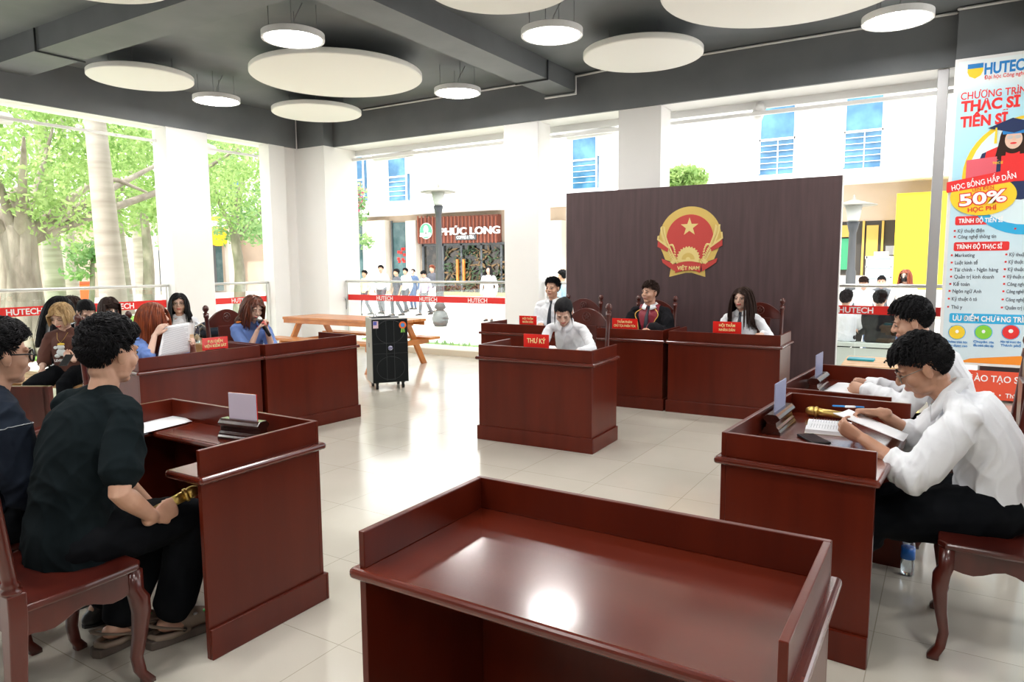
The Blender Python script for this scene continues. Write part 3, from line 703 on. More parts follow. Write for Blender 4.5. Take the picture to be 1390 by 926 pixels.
def strands(roots, dirs, lens, r0, seg, coll, grav=0., stiff=.7, noise_a=.1, seed=0, taper=.15, sides=3):
    """numpy hair: returns MB verts/faces; coll: fn(P)->P pushes points out of head/body"""
    rs = np.random.RandomState(seed); N = len(roots); P = roots.copy(); D = dirs.copy(); pts = [P.copy()]
    step = (lens/seg)[:, None]
    for i in range(seg):
        D = D*stiff + np.array([0, 0, -1.])*grav + rs.randn(N, 3)*noise_a*.4
        D /= np.linalg.norm(D, axis=1)[:, None]+1e-9
        Q = coll(P + D*step); D2 = (Q-P); L = np.linalg.norm(D2, axis=1)[:, None]+1e-9; D = D2/L; P = P+D*np.minimum(L, step*1.3); pts.append(P.copy())
    return np.stack(pts, 1)
def strand_mesh(mb, S, r0, taper=.2, sides=3, mi=0, root=.8, w=None):
    N, K, _ = S.shape
    T = np.gradient(S, axis=1); T /= np.linalg.norm(T, axis=2)[:, :, None]+1e-9
    ref = np.array([.3, .5, .8]); U = np.cross(T, ref); U /= np.linalg.norm(U, axis=2)[:, :, None]+1e-9; W = np.cross(T, U)
    t = np.linspace(0, 1, K); prof = np.where(t < .3, root+(1-root)*t/.3, 1-(1-taper)*((t-.3)/.7)**1.5)
    r0 = np.broadcast_to(np.asarray(r0), (N,))
    rings = []
    for j in range(sides):
        a = 2*PI*j/sides; rings.append(S+(U*math.cos(a)+W*math.sin(a))*(r0[:, None]*prof[None])[:, :, None])
    Vt = np.stack(rings, 2).reshape(-1, 3)   # N,K,sides
    base = len(mb.v); mb.v += [tuple(map(float, p)) for p in Vt]
    for n in range(N):
        o = base+n*K*sides
        for k in range(K-1):
            for j in range(sides):
                j2 = (j+1) % sides; mb.f.append([o+k*sides+j, o+k*sides+j2, o+(k+1)*sides+j2, o+(k+1)*sides+j])
        mb.f.append([o+(K-1)*sides+j for j in range(sides)])
        c = (K-1)*sides+1; mb.m += [mi]*c; mb.s += [True]*c

HC = np.array([0, -.018, .037]); HR = np.array([.078, .098, .087])
def hairline(p, style):
    """p (N,3) head-local on the scalp ellipsoid -> mask of hair area"""
    x, y, z = p[:, 0], p[:, 1], p[:, 2]
    if style.startswith('fringe'): lim = np.where(y > .02, .058, 0)
    else: lim = np.where(y > .02, .070, 0)
    side = np.interp(y, [-.12, -.05, -.02, .012, .035, .06], [-.055, -.045, .012 if style in ('tousled', 'fringe_short', 'short') else -.005, .020 if style in ('tousled', 'fringe_short', 'short') else .008, .040, .070 if not style.startswith('fringe') else .060])
    return z > side
def hair(kind, Mh, mt, parent, seed=0, dens=1., bodycoll=None, k=1., length=.3, part=0., len_s=1.):
    rs = np.random.RandomState(seed)
    n = int(900*dens)
    g = rs.randn(int(n*2.2), 3); g /= np.linalg.norm(g, axis=1)[:, None]; P = HC+g*HR
    ms = hairline(P, kind); P = P[ms][:n]; g = g[ms][:n]; N = len(P)
    nrm = (P-HC)/HR**2; nrm /= np.linalg.norm(nrm, axis=1)[:, None]
    mb = MB()
    # cap
    cap = MB(); cap.ell(HC, tuple(HR*1.035), n=36, k=26)
    vs = np.array(cap.v); keep = []
    cm = hairline(vs-np.array([0, 0, .004]), kind)
    mpv = [tuple(v) for v in vs]
    fs = [f for f in cap.f if all(cm[i] for i in f)]
    mb.add(mpv, fs, 0, True)
    vol = .0 if not kind in ('tousled', 'fringe_short', 'swept') else (.13 if kind == 'tousled' else .08)
    def headcoll(Q, s=1.05):
        if vol:
            c3 = HC+np.array([0, .008, .018]); r3 = HR*(1+vol)*np.array([1, 1, .96]); up_ = np.clip((Q[:, 2:3]-.02)/.05, 0, 1); d3 = (Q-c3)/r3; L3 = np.linalg.norm(d3, axis=1)[:, None]
            Q3 = c3+d3/np.maximum(L3, 1e-6)*r3*np.minimum(1.03, .91+.12*np.abs(np.sin(Q @ np.array([71., 93., 57.]))))[:, None]; Q = np.where(L3 > 0, Q+(Q3-Q)*up_*.55, Q)
        d = (Q-HC)/(HR*s); L = np.linalg.norm(d, axis=1)[:, None]; Q = np.where(L < 1, HC+d/np.maximum(L, 1e-6)*HR*s, Q)
        c2 = np.array([0, .012, -.03]); r2 = np.array([.066, .066, .095]); d = (Q-c2)/r2; L = np.linalg.norm(d, axis=1)[:, None]
        Q = np.where(L < 1, c2+d/np.maximum(L, 1e-6)*r2, Q)
        if bodycoll is not None: Q = bodycoll(Q)
        return Q
    th = lambda a: a*k
    if kind in ('short', 'fringe_short', 'tousled', 'swept'):
        y, z, x = P[:, 1], P[:, 2], P[:, 0]
        top = np.clip((z-.03)/.08, 0, 1)
        if kind == 'tousled':
            L = (.022+.055*top)*(.8+.4*rs.rand(N))*len_s; q5 = np.round(P*30); cl = np.stack([np.sin(q5 @ np.array([12.9, 78.2, 37.7])*43.7), np.sin(q5 @ np.array([39.3, 11.1, 83.1])*17.3), np.sin(q5 @ np.array([73.1, 52.2, 9.1])*91.7)], 1)
            D = nrm*.22+np.stack([x*3, .45+.0*x, .05*np.ones(N)], 1)*top[:, None]+cl*.30+rs.randn(N, 3)*.09
            gv = .06; nz = .08; st = .88
        elif kind == 'fringe_short':
            fr = np.clip((y+.02)/.08, 0, 1); L = (.022+.045*top)*(.8+.4*rs.rand(N))*len_s; q6 = np.round(P*34); c6 = np.stack([np.sin(q6 @ np.array([12.9, 78.2, 37.7])*43.7), np.sin(q6 @ np.array([39.3, 11.1, 83.1])*17.3), np.sin(q6 @ np.array([73.1, 52.2, 9.1])*91.7)], 1); L = L*.85*np.where(np.abs(x) > .042, .55, 1.)
            D = nrm*.14+np.stack([x*1.2, .9*fr+.15, -.05*fr+.0*x], 1)+c6*.30+rs.randn(N, 3)*.10
            gv = .13; nz = .1; st = .9
        else:
            L = (.014+.040*top)*(.8+.4*rs.rand(N))*len_s; D = nrm*.4+np.stack([.5*top+.0*x, .45*top, .1+0*x], 1)+rs.randn(N, 3)*.12; gv = .05; nz = .12; st = .9
        L = np.where((z < .05) & (y < .045), np.minimum(L, .013+.30*np.clip(z-.01, 0, .1)), L); back = (z < .03)
        D[back] = nrm[back]*.25+np.array([0, -.05, -1.])+rs.randn(back.sum(), 3)*.12
        D /= np.linalg.norm(D, axis=1)[:, None]
        S = strands(P, D, L, 0, 5, lambda Q: headcoll(Q, 1.07), gv, st, nz, seed)
        strand_mesh(mb, S, .0052*(dens**-.5)*(.7+.6*rs.rand(N)), .12, 3)
    else:
        x = P[:, 0]-part
        sg = np.where(x > 0, 1., -1.)
        D = nrm*.15+np.stack([sg*.45, -.25+.0*x, -.60+0*x], 1); 
        if kind == 'bun':
            D = np.array([0, -1., .15])-P*2+nrm*.2; D /= np.linalg.norm(D, axis=1)[:, None]; L = np.linalg.norm(P-np.array([0, -.125, .02]), axis=1)*1.0
            tgt = np.array([0, -.118, .02])
            S = np.stack([headcoll(P+(tgt-P)*t + nrm*(.06*t*(1-t)), 1.045) for t in np.linspace(0, 1, 7)], 1)
            strand_mesh(mb, S, .0045*(dens**-.5), .6, 3)
            bn = rs.randn(260, 3); bn /= np.linalg.norm(bn, axis=1)[:, None]; c = np.array([0, -.135, .02])
            ax = np.cross(bn, rs.randn(260, 3)); ax /= np.linalg.norm(ax, axis=1)[:, None]
            S = np.stack([c+(bn*math.cos(a)+ax*math.sin(a))*np.array([.036, .030, .034]) for a in np.linspace(0, 2.0, 6)], 1)
            strand_mesh(mb, S, .0045, .5, 3)
            # loose side locks
            m = 26; P2 = np.stack([np.sign(rs.randn(m))*(.06+.008*rs.rand(m)), .035+.02*rs.rand(m), .045+.02*rs.rand(m)], 1); D2 = np.tile([0, .12, -1.], (m, 1)); D2[:, 0] = np.sign(P2[:, 0])*.3
            S = strands(P2, D2, .09+.07*rs.rand(m), 0, 7, lambda Q: headcoll(Q, 1.03), .3, .8, .05, seed); strand_mesh(mb, S, .0022, .3, 3)
        else:
            D /= np.linalg.norm(D, axis=1)[:, None]
            fringe = None
            L = (length + (P[:, 2]+.06)*.95)*(.88+.2*rs.rand(N))
            S = strands(P, D, L, 0, 16, lambda Q: headcoll(Q, 1.06+.0*Q[:, :1]), .30, .80, .04, seed)
            # keep the face clear: push strands sideways
            Sx = S.copy(); f = (S[:, :, 1] > .015) & (np.abs(S[:, :, 0]) < .068) & (S[:, :, 2] < .062)
            Sx[:, :, 0] = np.where(f, np.sign(np.where(np.abs(S[:, :, 0]) < 1e-4, 1e-3, S[:, :, 0]))*.070, S[:, :, 0])
            strand_mesh(mb, Sx, .0052*(dens**-.5)*(.7+.6*rs.rand(N)), .35, 3)
            if kind == 'long_fringe':
                m = int(90*dens)+20; a = (rs.rand(m)-.5)*1.5
                P2 = np.stack([.072*np.sin(a), .065*np.cos(a)+.012, .075+.01*rs.rand(m)], 1); D2 = np.stack([np.sin(a)*.4, np.cos(a)*.5, -.7+0*a], 1)
                S = strands(P2, D2, .055+.02*rs.rand(m), 0, 6, lambda Q: headcoll(Q, 1.05), .3, .7, .05, seed+3); strand_mesh(mb, S, .0026, .4, 3)
    Mk = Mh @ Matrix.Scale(k, 4)
    mb.v = [tuple(Mk @ Vector(v)) for v in mb.v]
    return obj('hair', mb, mt, parent, fix=False)

def person(label, loc, rz, **s):
    """seated or standing figure. Local frame faces +Y, origin on the floor under the pelvis. Targets in world space."""
    g = lambda k, d=None: s.get(k, d)
    K = g('k', 1.02 if s.get('female') else 1.07)                                    # body scale
    root = empty('person', label, 'person', (*loc, g('z0', 0)), rz, g('group'))
    Mw = (Matrix.Translation((*loc, g('z0', 0))) @ Matrix.Rotation(rz, 4, 'Z')); Mi = Mw.inverted()
    L = lambda p: Mi @ Vector(p)
    fem = g('female', False); vox = g('vox', .008); det = vox < .0065
    stand = g('stand', False)
    sh = g('seat', .49); lean = g('lean', .0); bend = g('bend', .0); side = g('sidelean', 0.); tw = g('twist', 0.)
    P = V(0, 0, .92*K if stand else sh+.085)
    # spine
    neck0 = g('neck')
    def chain(ts):
        ups = []; a = lean; p = P.copy(); sp = [P.copy()]
        for l, b in ((.10, .1), (.12, .25), (.12, .3), (.13, .35)):
            a += bend*b; p = p+V(math.sin(side)*.6, math.sin(a), math.cos(a)).normalized()*(l*K*ts); sp.append(p.copy()); ups.append(a)
        na = neck0 if neck0 is not None else a*.5+.12
        return sp, ups, p+V(0, math.sin(na), math.cos(na))*(.066*K)
    ts = 1.
    if g('headat') is not None:
        ha = Vector(g('headat')); kh_ = g('kh', 1.04 if fem else 1.03)*K
        Rq = (Matrix.Rotation(g('yaw', 0.), 3, 'Z') @ Matrix.Rotation(-g('pitch', 0.), 3, 'X') @ Matrix.Rotation(g('hroll', 0.), 3, 'Y'))
        off = Rq @ V(0, .015*kh_, .085*kh_); lo, hi = .85, 1.16
        for _ in range(20):
            ts = (lo+hi)/2
            if (chain(ts)[2]+off).z+g('z0', 0) > ha.z: hi = ts
            else: lo = ts
        hl_ = Matrix.Rotation(rz, 3, 'Z') @ (chain(ts)[2]+off); loc = (ha.x-hl_.x, ha.y-hl_.y)
        if g('dbg'): print('PERSON', label, 'loc', [round(q, 2) for q in loc], 'ts', round(ts, 3), 'headz', round(hl_.z, 3), 'want', round(ha.z, 3))
        root.location = (*loc, g('z0', 0)); Mw = (Matrix.Translation((*loc, g('z0', 0))) @ Matrix.Rotation(rz, 4, 'Z')); Mi = Mw.inverted()
    sp, ups, hp = chain(ts)
    nb = sp[-1]; ua = ups[-1]
    upv = V(0, math.sin(ua), math.cos(ua)); Rz = Matrix.Rotation(tw, 3, 'Z'); sx = Rz @ V(1, 0, 0)
    shw = (.165 if fem else .185)*K; chest_f = V(0, math.cos(ua), -math.sin(ua))
    S_ = {q: nb-upv*(g('shdrop', .058)*K)+sx*(q*shw)+V(0, g('shy', {}).get(q, 0), g('shz', {}).get(q, 0)) for q in (-1, 1)}
    # head
    Rh = (Matrix.Rotation(g('yaw', 0.), 4, 'Z') @ Matrix.Rotation(-g('pitch', 0.), 4, 'X') @ Matrix.Rotation(g('hroll', 0.), 4, 'Y'))
    kh = g('kh', 1.04 if fem else 1.03)*K
    Mh = Matrix.Translation(hp) @ Rh @ Matrix.Translation((0, .015*kh, .085*kh))
    # legs
    hipw = .088*K; thl, shl = .43*K, .42*K
    legs = {}
    for q in (-1, 1):
        h = P+V(q*hipw, .0, -.02)
        if stand:
            st = g('stride', {}).get(q, 0.); an = V(q*.085*K, st, .085*K+max(0, -st)*.12)
            kn, an = ik(h, an, thl, shl, V(0, 1, 0))
        else:
            ft = g('feet', {}).get(q)
            an = V(q*g('footw', .12), .42, .085) if ft is None else V(*ft)
            kn, an = ik(h, an, thl, shl, V(q*g('kneeout', .15), .55, 1))
        legs[q] = (h, kn, an)
    # arms
    arms = {}
    hands = g('hands', {})
    for q in (-1, 1):
        hd = hands.get(q)
        if hd is None:
            if stand: t = S_[q]+V(q*.06, .05+g('swing', 0)*q, -.50*K); hd = dict(t=None)
            else: t = legs[q][1]+V(-q*.03, -.14, .085); hd = dict(t=None, d=V(-q*.2, 1, -.15), n=V(0, -.1, -1))
        else: t = L(hd['t']); hd = dict(hd)
        pole = hd.get('pole', V(q*.6, -.8, -.5) if stand else V(q*.5, -.5, -.8))
        el, wr = ik(S_[q], t, .285*K, .245*K, Vector(pole))
        d = hd.get('d'); d = (Mi.to_3x3() @ Vector(d)).normalized() if (d is not None and hd.get('world')) else (Vector(d).normalized() if d is not None else (wr-el).normalized())
        nn = hd.get('n'); nn = (Mi.to_3x3() @ Vector(nn)) if (nn is not None and hd.get('world')) else (Vector(nn) if nn is not None else V(-q, 0, 0))
        arms[q] = (el, wr, d, nn, hd)
    # ---------------- body mesh
    b = MB(); c_ = .86 if fem else 1.
    tor = [(P+V(0, 0, -.07), (.135, .10)), (sp[0], (.150, .105)), (sp[1], (.125*c_+.0, .092)), (sp[2], (.130*c_, .095)), (sp[3], (.150*c_, .10)), (sp[3].lerp(sp[4], .5), (.135*c_, .085)), (sp[4]-upv*.01, (.070, .055))]
    stube(b, [t[0] for t in tor], [(t[1][0]*K, t[1][1]*K) for t in tor], 24, 3, side=sx)
    b.tube([nb-upv*.03, nb+upv*.01, hp, hp+(Mh @ V(0, -.03, -.05)-hp)*.8], [(.062*K*c_, .056*K), (.052*K*c_+.002, .050*K), (.049*K*c_+.003, .050*K), (.05*K*c_, .054*K)], 14, side=sx)
    for q in (-1, 1):
        el, wr, d, nn, hd = arms[q]; f = .84 if fem else 1.
        b.tube([S_[q], S_[q].lerp(el, .35), S_[q].lerp(el, .8), el, el.lerp(wr, .25), el.lerp(wr, .7), wr], [r*K*f for r in (.044, .044, .039, .037, .039, .030, .0245)], 14)
        b.tube([nb+upv*.02, S_[q].lerp(nb, .5)-upv*.004, S_[q]+V(0, 0, .002)], [r*K*f for r in (.038, .038, .036)], 12)
        hinfo = hand(b, wr+d*.012, d, nn, hd.get('ts', q*-1 if True else 1), hd.get('curl', .35), hd.get('spread', 1), hd.get('thumb', .6), K*(.9 if fem else 1.), hd.get('curls'))
        arms[q] = (el, wr, d, nn, hd, hinfo)
        h, kn, an = legs[q]
        b.tube([h, h.lerp(kn, .3), h.lerp(kn, .8), kn, kn.lerp(an, .3), kn.lerp(an, .8), an], [r*K for r in (.08, .078, .058, .052, .052, .036, .034)], 12)
        fd = g('footdir', {}).get(q, V(q*.12, 1, 0)); fd = Vector(fd).normalized()
        b.tube([an+V(0, 0, -.02)-fd*.03, an+fd*.05+V(0, 0, -.045), an+fd*.14+V(0, 0, -.06)], [(.033*K, .03*K), (.038*K, .028*K), (.036*K, .016*K)], 10, side=(1, 0, 0))
    head_prims(b, Mh, fem, kh)
    me = remesh(b, vox, 3 if det else 2, .5)
    # materials: skin, lips
    sk = g('skin', skin_l if fem else skin); me.materials.append(sk); me.materials.append(g('lips', lipm if fem else lipm_m))
    c = pcent(me); MhI = np.array(Mh.inverted()); hl = c @ MhI[:3, :3].T+MhI[:3, 3]; hl /= kh
    lip = (np.abs(hl[:, 0]) < .0225) & (hl[:, 2] > -.0625) & (hl[:, 2] < -.0435) & (hl[:, 1] > .078)
    me.polygons.foreach_set('material_index', lip.astype(np.int32))
    body = bpy.data.objects.new('body', me); COL.objects.link(body); body.parent = root
    # eyes and brows
    if not g('noface'):
        for q in (-1, 1):
            cl = g('eyes', 'open')
            R3 = Mh.to_3x3()
            e = MB(); e.ell(Mh @ (V(q*.030, .0765, .006)*kh), (.0130*kh, .006*kh, (.0042 if cl == 'open' else .0018)*kh), n=12, k=8, rot=R3, mi=0)
            gz = g('gaze', 0.)
            if cl == 'open': e.ell(Mh @ (V(q*.030+gz, .0800, .0055)*kh), (.0060*kh, .0036*kh, .0050*kh), n=10, k=6, rot=R3, mi=1)
            e.tube([Mh @ (V(q*.016, .0815, .0075)*kh), Mh @ (V(q*.026, .0842, .0115)*kh), Mh @ (V(q*.037, .0815, .0108)*kh), Mh @ (V(q*.046, .0735, .0055)*kh)], .0017*kh, 5, mi=1)
            obj('eye', e, [eyew, eyek], body)
            eb = MB(); eb.tube([Mh @ (V(q*.013, .0840, .0265)*kh), Mh @ (V(q*.030, .0845, .0300)*kh), Mh @ (V(q*.047, .0715, .0245)*kh)], [(.0044*kh, .0026*kh), (.0046*kh, .0026*kh), (.0020*kh, .0018*kh)], 6)
            obj('eyebrow', eb, g('brow', hair_b), body)
    # ---------------- top
    top = g('top', shirt_w)
    if top:
        t = MB(); ex = g('loose', .016); hemz = g('hem', -.075)
        hz = sp[0]+V(0, -.0, hemz)
        sk_ = 1. if not fem else .90
        tr = [(hz, (.165*c_+.0, .125)), (sp[0], (.165, .122)), (sp[1], (.150, .112)), (sp[2], (.155, .112)), (sp[3], (.165*c_+.005, .112)), (sp[3].lerp(sp[4], .45), (.146*c_+.004, .098)), (sp[4]-upv*.022, (.088, .074)), (sp[4]+upv*.006, (.060*c_+.004, .058))]
        tr = [(a_, (r_[0]*sk_, r_[1]*sk_)) for a_, r_ in tr]
        stube(t, [u[0] for u in tr], [((u[1][0]+ex*(.6 if i < 6 else .1))*K, (u[1][1]+ex*(.6 if i < 6 else .1))*K) for i, u in enumerate(tr)], 26, 3, side=sx, ends=False)
        sl = g('sleeve', 'long')
        for q in (-1, 1):
            el, wr = arms[q][0], arms[q][1]; f = .86 if fem else 1.; A = S_[q]
            w = ex*1.0
            t.tube([nb+upv*.012, A.lerp(nb, .5)-upv*.002, A+V(0, 0, .002)], [(r*f+ex*.25)*K for r in (.044, .050, .050)], 14)
            if sl == 'short':
                en = A.lerp(el, g('slen', .72))
                t.tube([A-upv*.006, A.lerp(el, .15), A.lerp(el, .35), en], [((r*f)+w*j)*K for r, j in ((.044, .3), (.048, .7), (.048, .9), (.048, 1.))], 16); t.tube([A.lerp(el, .3), en+(en-A).normalized()*.012], [(.048*f+w*.9)*K, (.046*f+w*1.25)*K], 16, ends=False)
            elif sl == 'elbow':
                en = el.lerp(wr, .28)
                t.tube([A-upv*.006, A.lerp(el, .15), A.lerp(el, .4), A.lerp(el, .85), el, en], [((r*f)+w*j)*K for r, j in ((.044, .3), (.049, .8), (.048, 1), (.044, 1), (.044, 1), (.041, 1))], 16)
                t.tube([el.lerp(wr, .2), en+(wr-el)*.02], [(.046*f+w)*K]*2, 14, ends=False)
            else:
                w2 = g('sleevew', 0.)
                t.tube([A-upv*.006, A.lerp(el, .15), A.lerp(el, .4), A.lerp(el, .85), el, el.lerp(wr, .35), el.lerp(wr, .97)], [((r*f)+w*(.3 if i == 0 else .9)+w2*i/6)*K for i, r in enumerate((.044, .049, .047, .043, .042, .038, .030))], 16)
        me = remesh(t, max(vox, .007), 9 if det else 5, .6)
        folds(me, g('fold', .012), g('foldk', 40), seed=hash(label) % 50 if False else len(label))
        me.materials.append(top)
        cl = bpy.data.objects.new(g('topname', 'shirt'), me); COL.objects.link(cl); cl.parent = root
        if g('robe'):
            me.materials.append(maroon); c = pcent(me); d = (c-np.array(nb)); lx = np.abs(d @ np.array(sx)); fw = d @ np.array(chest_f); uz = d @ np.array(upv)
            m = (fw > -.02) & (lx < np.where(uz > -.10, .118, np.interp(uz, [-.25, -.10], [.07, .118]))) & (uz > -.6); m |= (uz > -.06) & (lx < .125)
            me.polygons.foreach_set('material_index', m.astype(np.int32))
        body['_'] = 1; del body['_']
    # collar
    if g('collar'):
        cm = g('collarmat', top); cmb = MB()
        n0 = nb+upv*(.012*K)
        ring0 = []; n = 26
        for layer, (rr, zz) in enumerate(((.060, .036), (.064, .040), (.097, .002), (.093, .0))):
            rg = []
            for j in range(n):
                a = PI*.5+R(16)+(2*PI-R(32))*j/(n-1); drop = max(0, math.sin(a))
                rg.append(n0+sx*(rr*K*c_*math.cos(a)*1.05)+chest_f*(rr*K*math.sin(a)*(1.1+.12*(layer > 1)*drop))+upv*((zz-(.045*drop if layer > 1 else .030*drop))*K))
            ring0.append(rg)
        fs = []; vs = [p for r_ in ring0 for p in r_]
        for l in range(4):
            l2 = (l+1) % 4
            for j in range(n-1): fs.append((l*n+j, l*n+j+1, l2*n+j+1, l2*n+j))
        cmb.add(vs, fs, 0, True)
        for q in (0, n-1): pass
        oc = obj('collar', cmb, cm, root)
    front = lambda dz, dy, dx=0: nb+upv*dz*K+chest_f*dy*K+sx*dx*K
    if g('tie'):
        ti = MB(); fy = g('tiey', .118)
        ti.tube([front(.0, .066), front(-.035, .080)], [(.019, .013), (.012, .011)], 8, side=sx)
        path = [front(-.03, .085), front(-.10, fy), front(-.20, fy+.022), front(-.30, fy+.026), front(-.36, fy+.028)]
        ti.tube(path, [(.012, .006), (.020, .006), (.027, .006), (.032, .006), (.030, .005)], 8, side=sx)
        obj('tie', ti, g('tiemat', tie_k), root)
    # ---------------- bottom
    bot = g('bottom', trou_k)
    if bot:
        t = MB(); ex = g('bloose', .014)*K; yl = g('leglen', .93)
        t.tube([P+V(0, 0, -.085), P+V(0, 0, -.02), P+V(0, 0, .05)] if not stand else [P+V(0, 0, -.09), P, P+V(0, 0, .06)], [(.150*K, .115*K), (.165*K, .125*K), (.150*K, .112*K)], 20, side=V(1, 0, 0))
        for q in (-1, 1):
            h, kn, an = legs[q]; wd = g('legw', .0)
            t.tube([h-V(0, 0, 0), h.lerp(kn, .35), h.lerp(kn, .85), kn, kn.lerp(an, .3), kn.lerp(an, yl)], [r*K+ex+wd*i/5 for i, r in enumerate((.085, .080, .060, .055, .052, .044))], 14, ends=True if g('bootcut') else True)
        me = remesh(t, max(vox, .008), 6, .6); folds(me, g('fold', .010)*.9, 22, seed=5+len(label)); me.materials.append(bot)
        o = bpy.data.objects.new('trousers', me); COL.objects.link(o); o.parent = root
    # ---------------- shoes
    if g('shoes', True):
        for q in (-1, 1):
            an = legs[q][2]; fd = Vector(g('footdir', {}).get(q, V(q*.12, 1, 0))).normalized(); sd = V(fd.y, -fd.x, 0)
            t = MB(); o3 = an-V(0, 0, .085*K)
            up3 = V(0, 0, 1)
            if g('footpitch', {}).get(q): pass
            t.tube([o3-fd*.055+up3*.035, o3+up3*.038+fd*.02, o3+fd*.10+up3*.034, o3+fd*.17+up3*.028], [(.034*K, .034*K), (.037*K, .038*K), (.044*K, .032*K), (.038*K, .024*K)], 12, side=sd)
            t.tube([o3-fd*.035+up3*.05, o3-fd*.01+up3*.085], [.036*K, .036*K], 10)
            me = remesh(t, .008, 2); me.materials.append(g('shoemat', black)); sh_ = bpy.data.objects.new('shoe', me); COL.objects.link(sh_); sh_.parent = root
            sl = MB(); sl.prism([tuple((o3+fd*a+sd*b_)[:2]) for a, b_ in ((-.085, -.02), (-.09, 0), (-.085, .02), (-.05, .036), (.08, .047), (.15, .042), (.19, .02), (.197, 0), (.19, -.02), (.15, -.042), (.08, -.047), (-.05, -.036))], o3.z, o3.z+.016)
            obj('sole', sl, g('solemat', black), sh_)
    # ---------------- hair
    hs = g('hair', 'short')
    if hs:
        MkI = (Mh @ Matrix.Scale(kh, 4)).inverted()
        bc = None
        if hs.startswith('long'):
            cps = [(sp[3], (.14*c_+.01, .125)), (sp[3].lerp(sp[4], .6), (.115, .10)), (sp[2], (.14*c_+.01, .125))]
            cps = [(np.array(MkI @ q), np.array([r[0], r[1], .12])*K/kh) for q, r in cps]
            Mr = np.array(MkI.to_3x3().normalized())
            def bc(Q):
                for cc, rr in cps:
                    d = ((Q-cc) @ Mr); dd = d/rr; Ln = np.linalg.norm(dd[:, :2], axis=1)[:, None]
                    inside = (Ln < 1) & (np.abs(d[:, 2:3]) < rr[2])
                    d2 = d.copy(); d2[:, :2] = d[:, :2]/np.maximum(Ln, 1e-4)
                    Q = np.where(inside, d2 @ Mr.T+cc, Q)
                return Q
            Gl = None
        hair(hs, Mh, g('hairmat', hair_b), root, seed=g('seed', len(label)), dens=g('dens', 1.), bodycoll=bc, k=kh, length=g('hairlen', .22), part=g('part', 0.), len_s=g('hlen', 1.))
    info = dict(root=root, body=body, Mh=Mh, Mw=Mw, arms=arms, legs=legs, nb=nb, up=upv, fwd=chest_f, sx=sx, kh=kh, K=K, S=S_, sp=sp, P=P, front=front)
    if g('glasses'):
        gl = empty_part('glasses', root); fm = g('glassmat', dkmetal); rr = g('glassr', .022); q_ = .9
        fr = MB(); th = g('glasst', .0016)
        for q in (-1, 1):
            pts = [(q*.031+rr*math.cos(a), .092-abs(rr*math.cos(a)+0)*.12, .002+rr*q_*math.sin(a)) for a in [2*PI*i/18 for i in range(19)]]
            fr.tube([Mh @ (V(*p)*kh) for p in pts], th*kh, 6, ends=False)
            ln = MB(); ln.lathe([(0, 0), (rr*.97*kh, 0), (rr*.97*kh, .0012), (0, .0012)], n=18, sm=False, M=Matrix.Translation(Mh @ (V(q*.031, .0915, .002)*kh)) @ Mh.to_3x3().to_4x4() @ Matrix.Rotation(R(90), 4, 'X') @ Matrix.Diagonal((1, q_, 1, 1)))
            obj('lens', ln, pane, gl)
            fr.tube([Mh @ (V(q*(.031+rr), .089, .006)*kh), Mh @ (V(q*.074, .07, .010)*kh), Mh @ (V(q*.083, .0, .012)*kh), Mh @ (V(q*.082, -.025, .0)*kh)], th*kh*g('templek', 1.), 6)
        fr.tube([Mh @ (V(-.009, .091, .006)*kh), Mh @ (V(0, .096, .009)*kh), Mh @ (V(.009, .091, .006)*kh)], th*kh, 6)
        obj('frame', fr, fm, gl)
    if g('mask'):
        mk = MB(); rows = []
        for i in range(7):
            u = i/6; z = .0-.095*u
            rows.append([Mh @ (V(.070*math.sin(a)*(1-.25*u*u), .012+(.093+.012*math.sin(PI*min(1, u*1.3)))*math.cos(a)*(1-.12*u)-.012, z)*kh) for a in [(-1.15+2.3*j/12) for j in range(13)]])
        vs = [p for r_ in rows for p in r_]; fs = [(i*13+j, i*13+j+1, (i+1)*13+j+1, (i+1)*13+j) for i in range(6) for j in range(12)]
        mk.add(vs, fs, 0, True); o = obj('face_mask', mk, g('maskmat', black), root, fix=False); sm = o.modifiers.new('s', 'SOLIDIFY'); sm.thickness = .003
    return info
def empty_part(name, parent):
    o = bpy.data.objects.new(name, None); COL.objects.link(o); o.parent = parent; return o
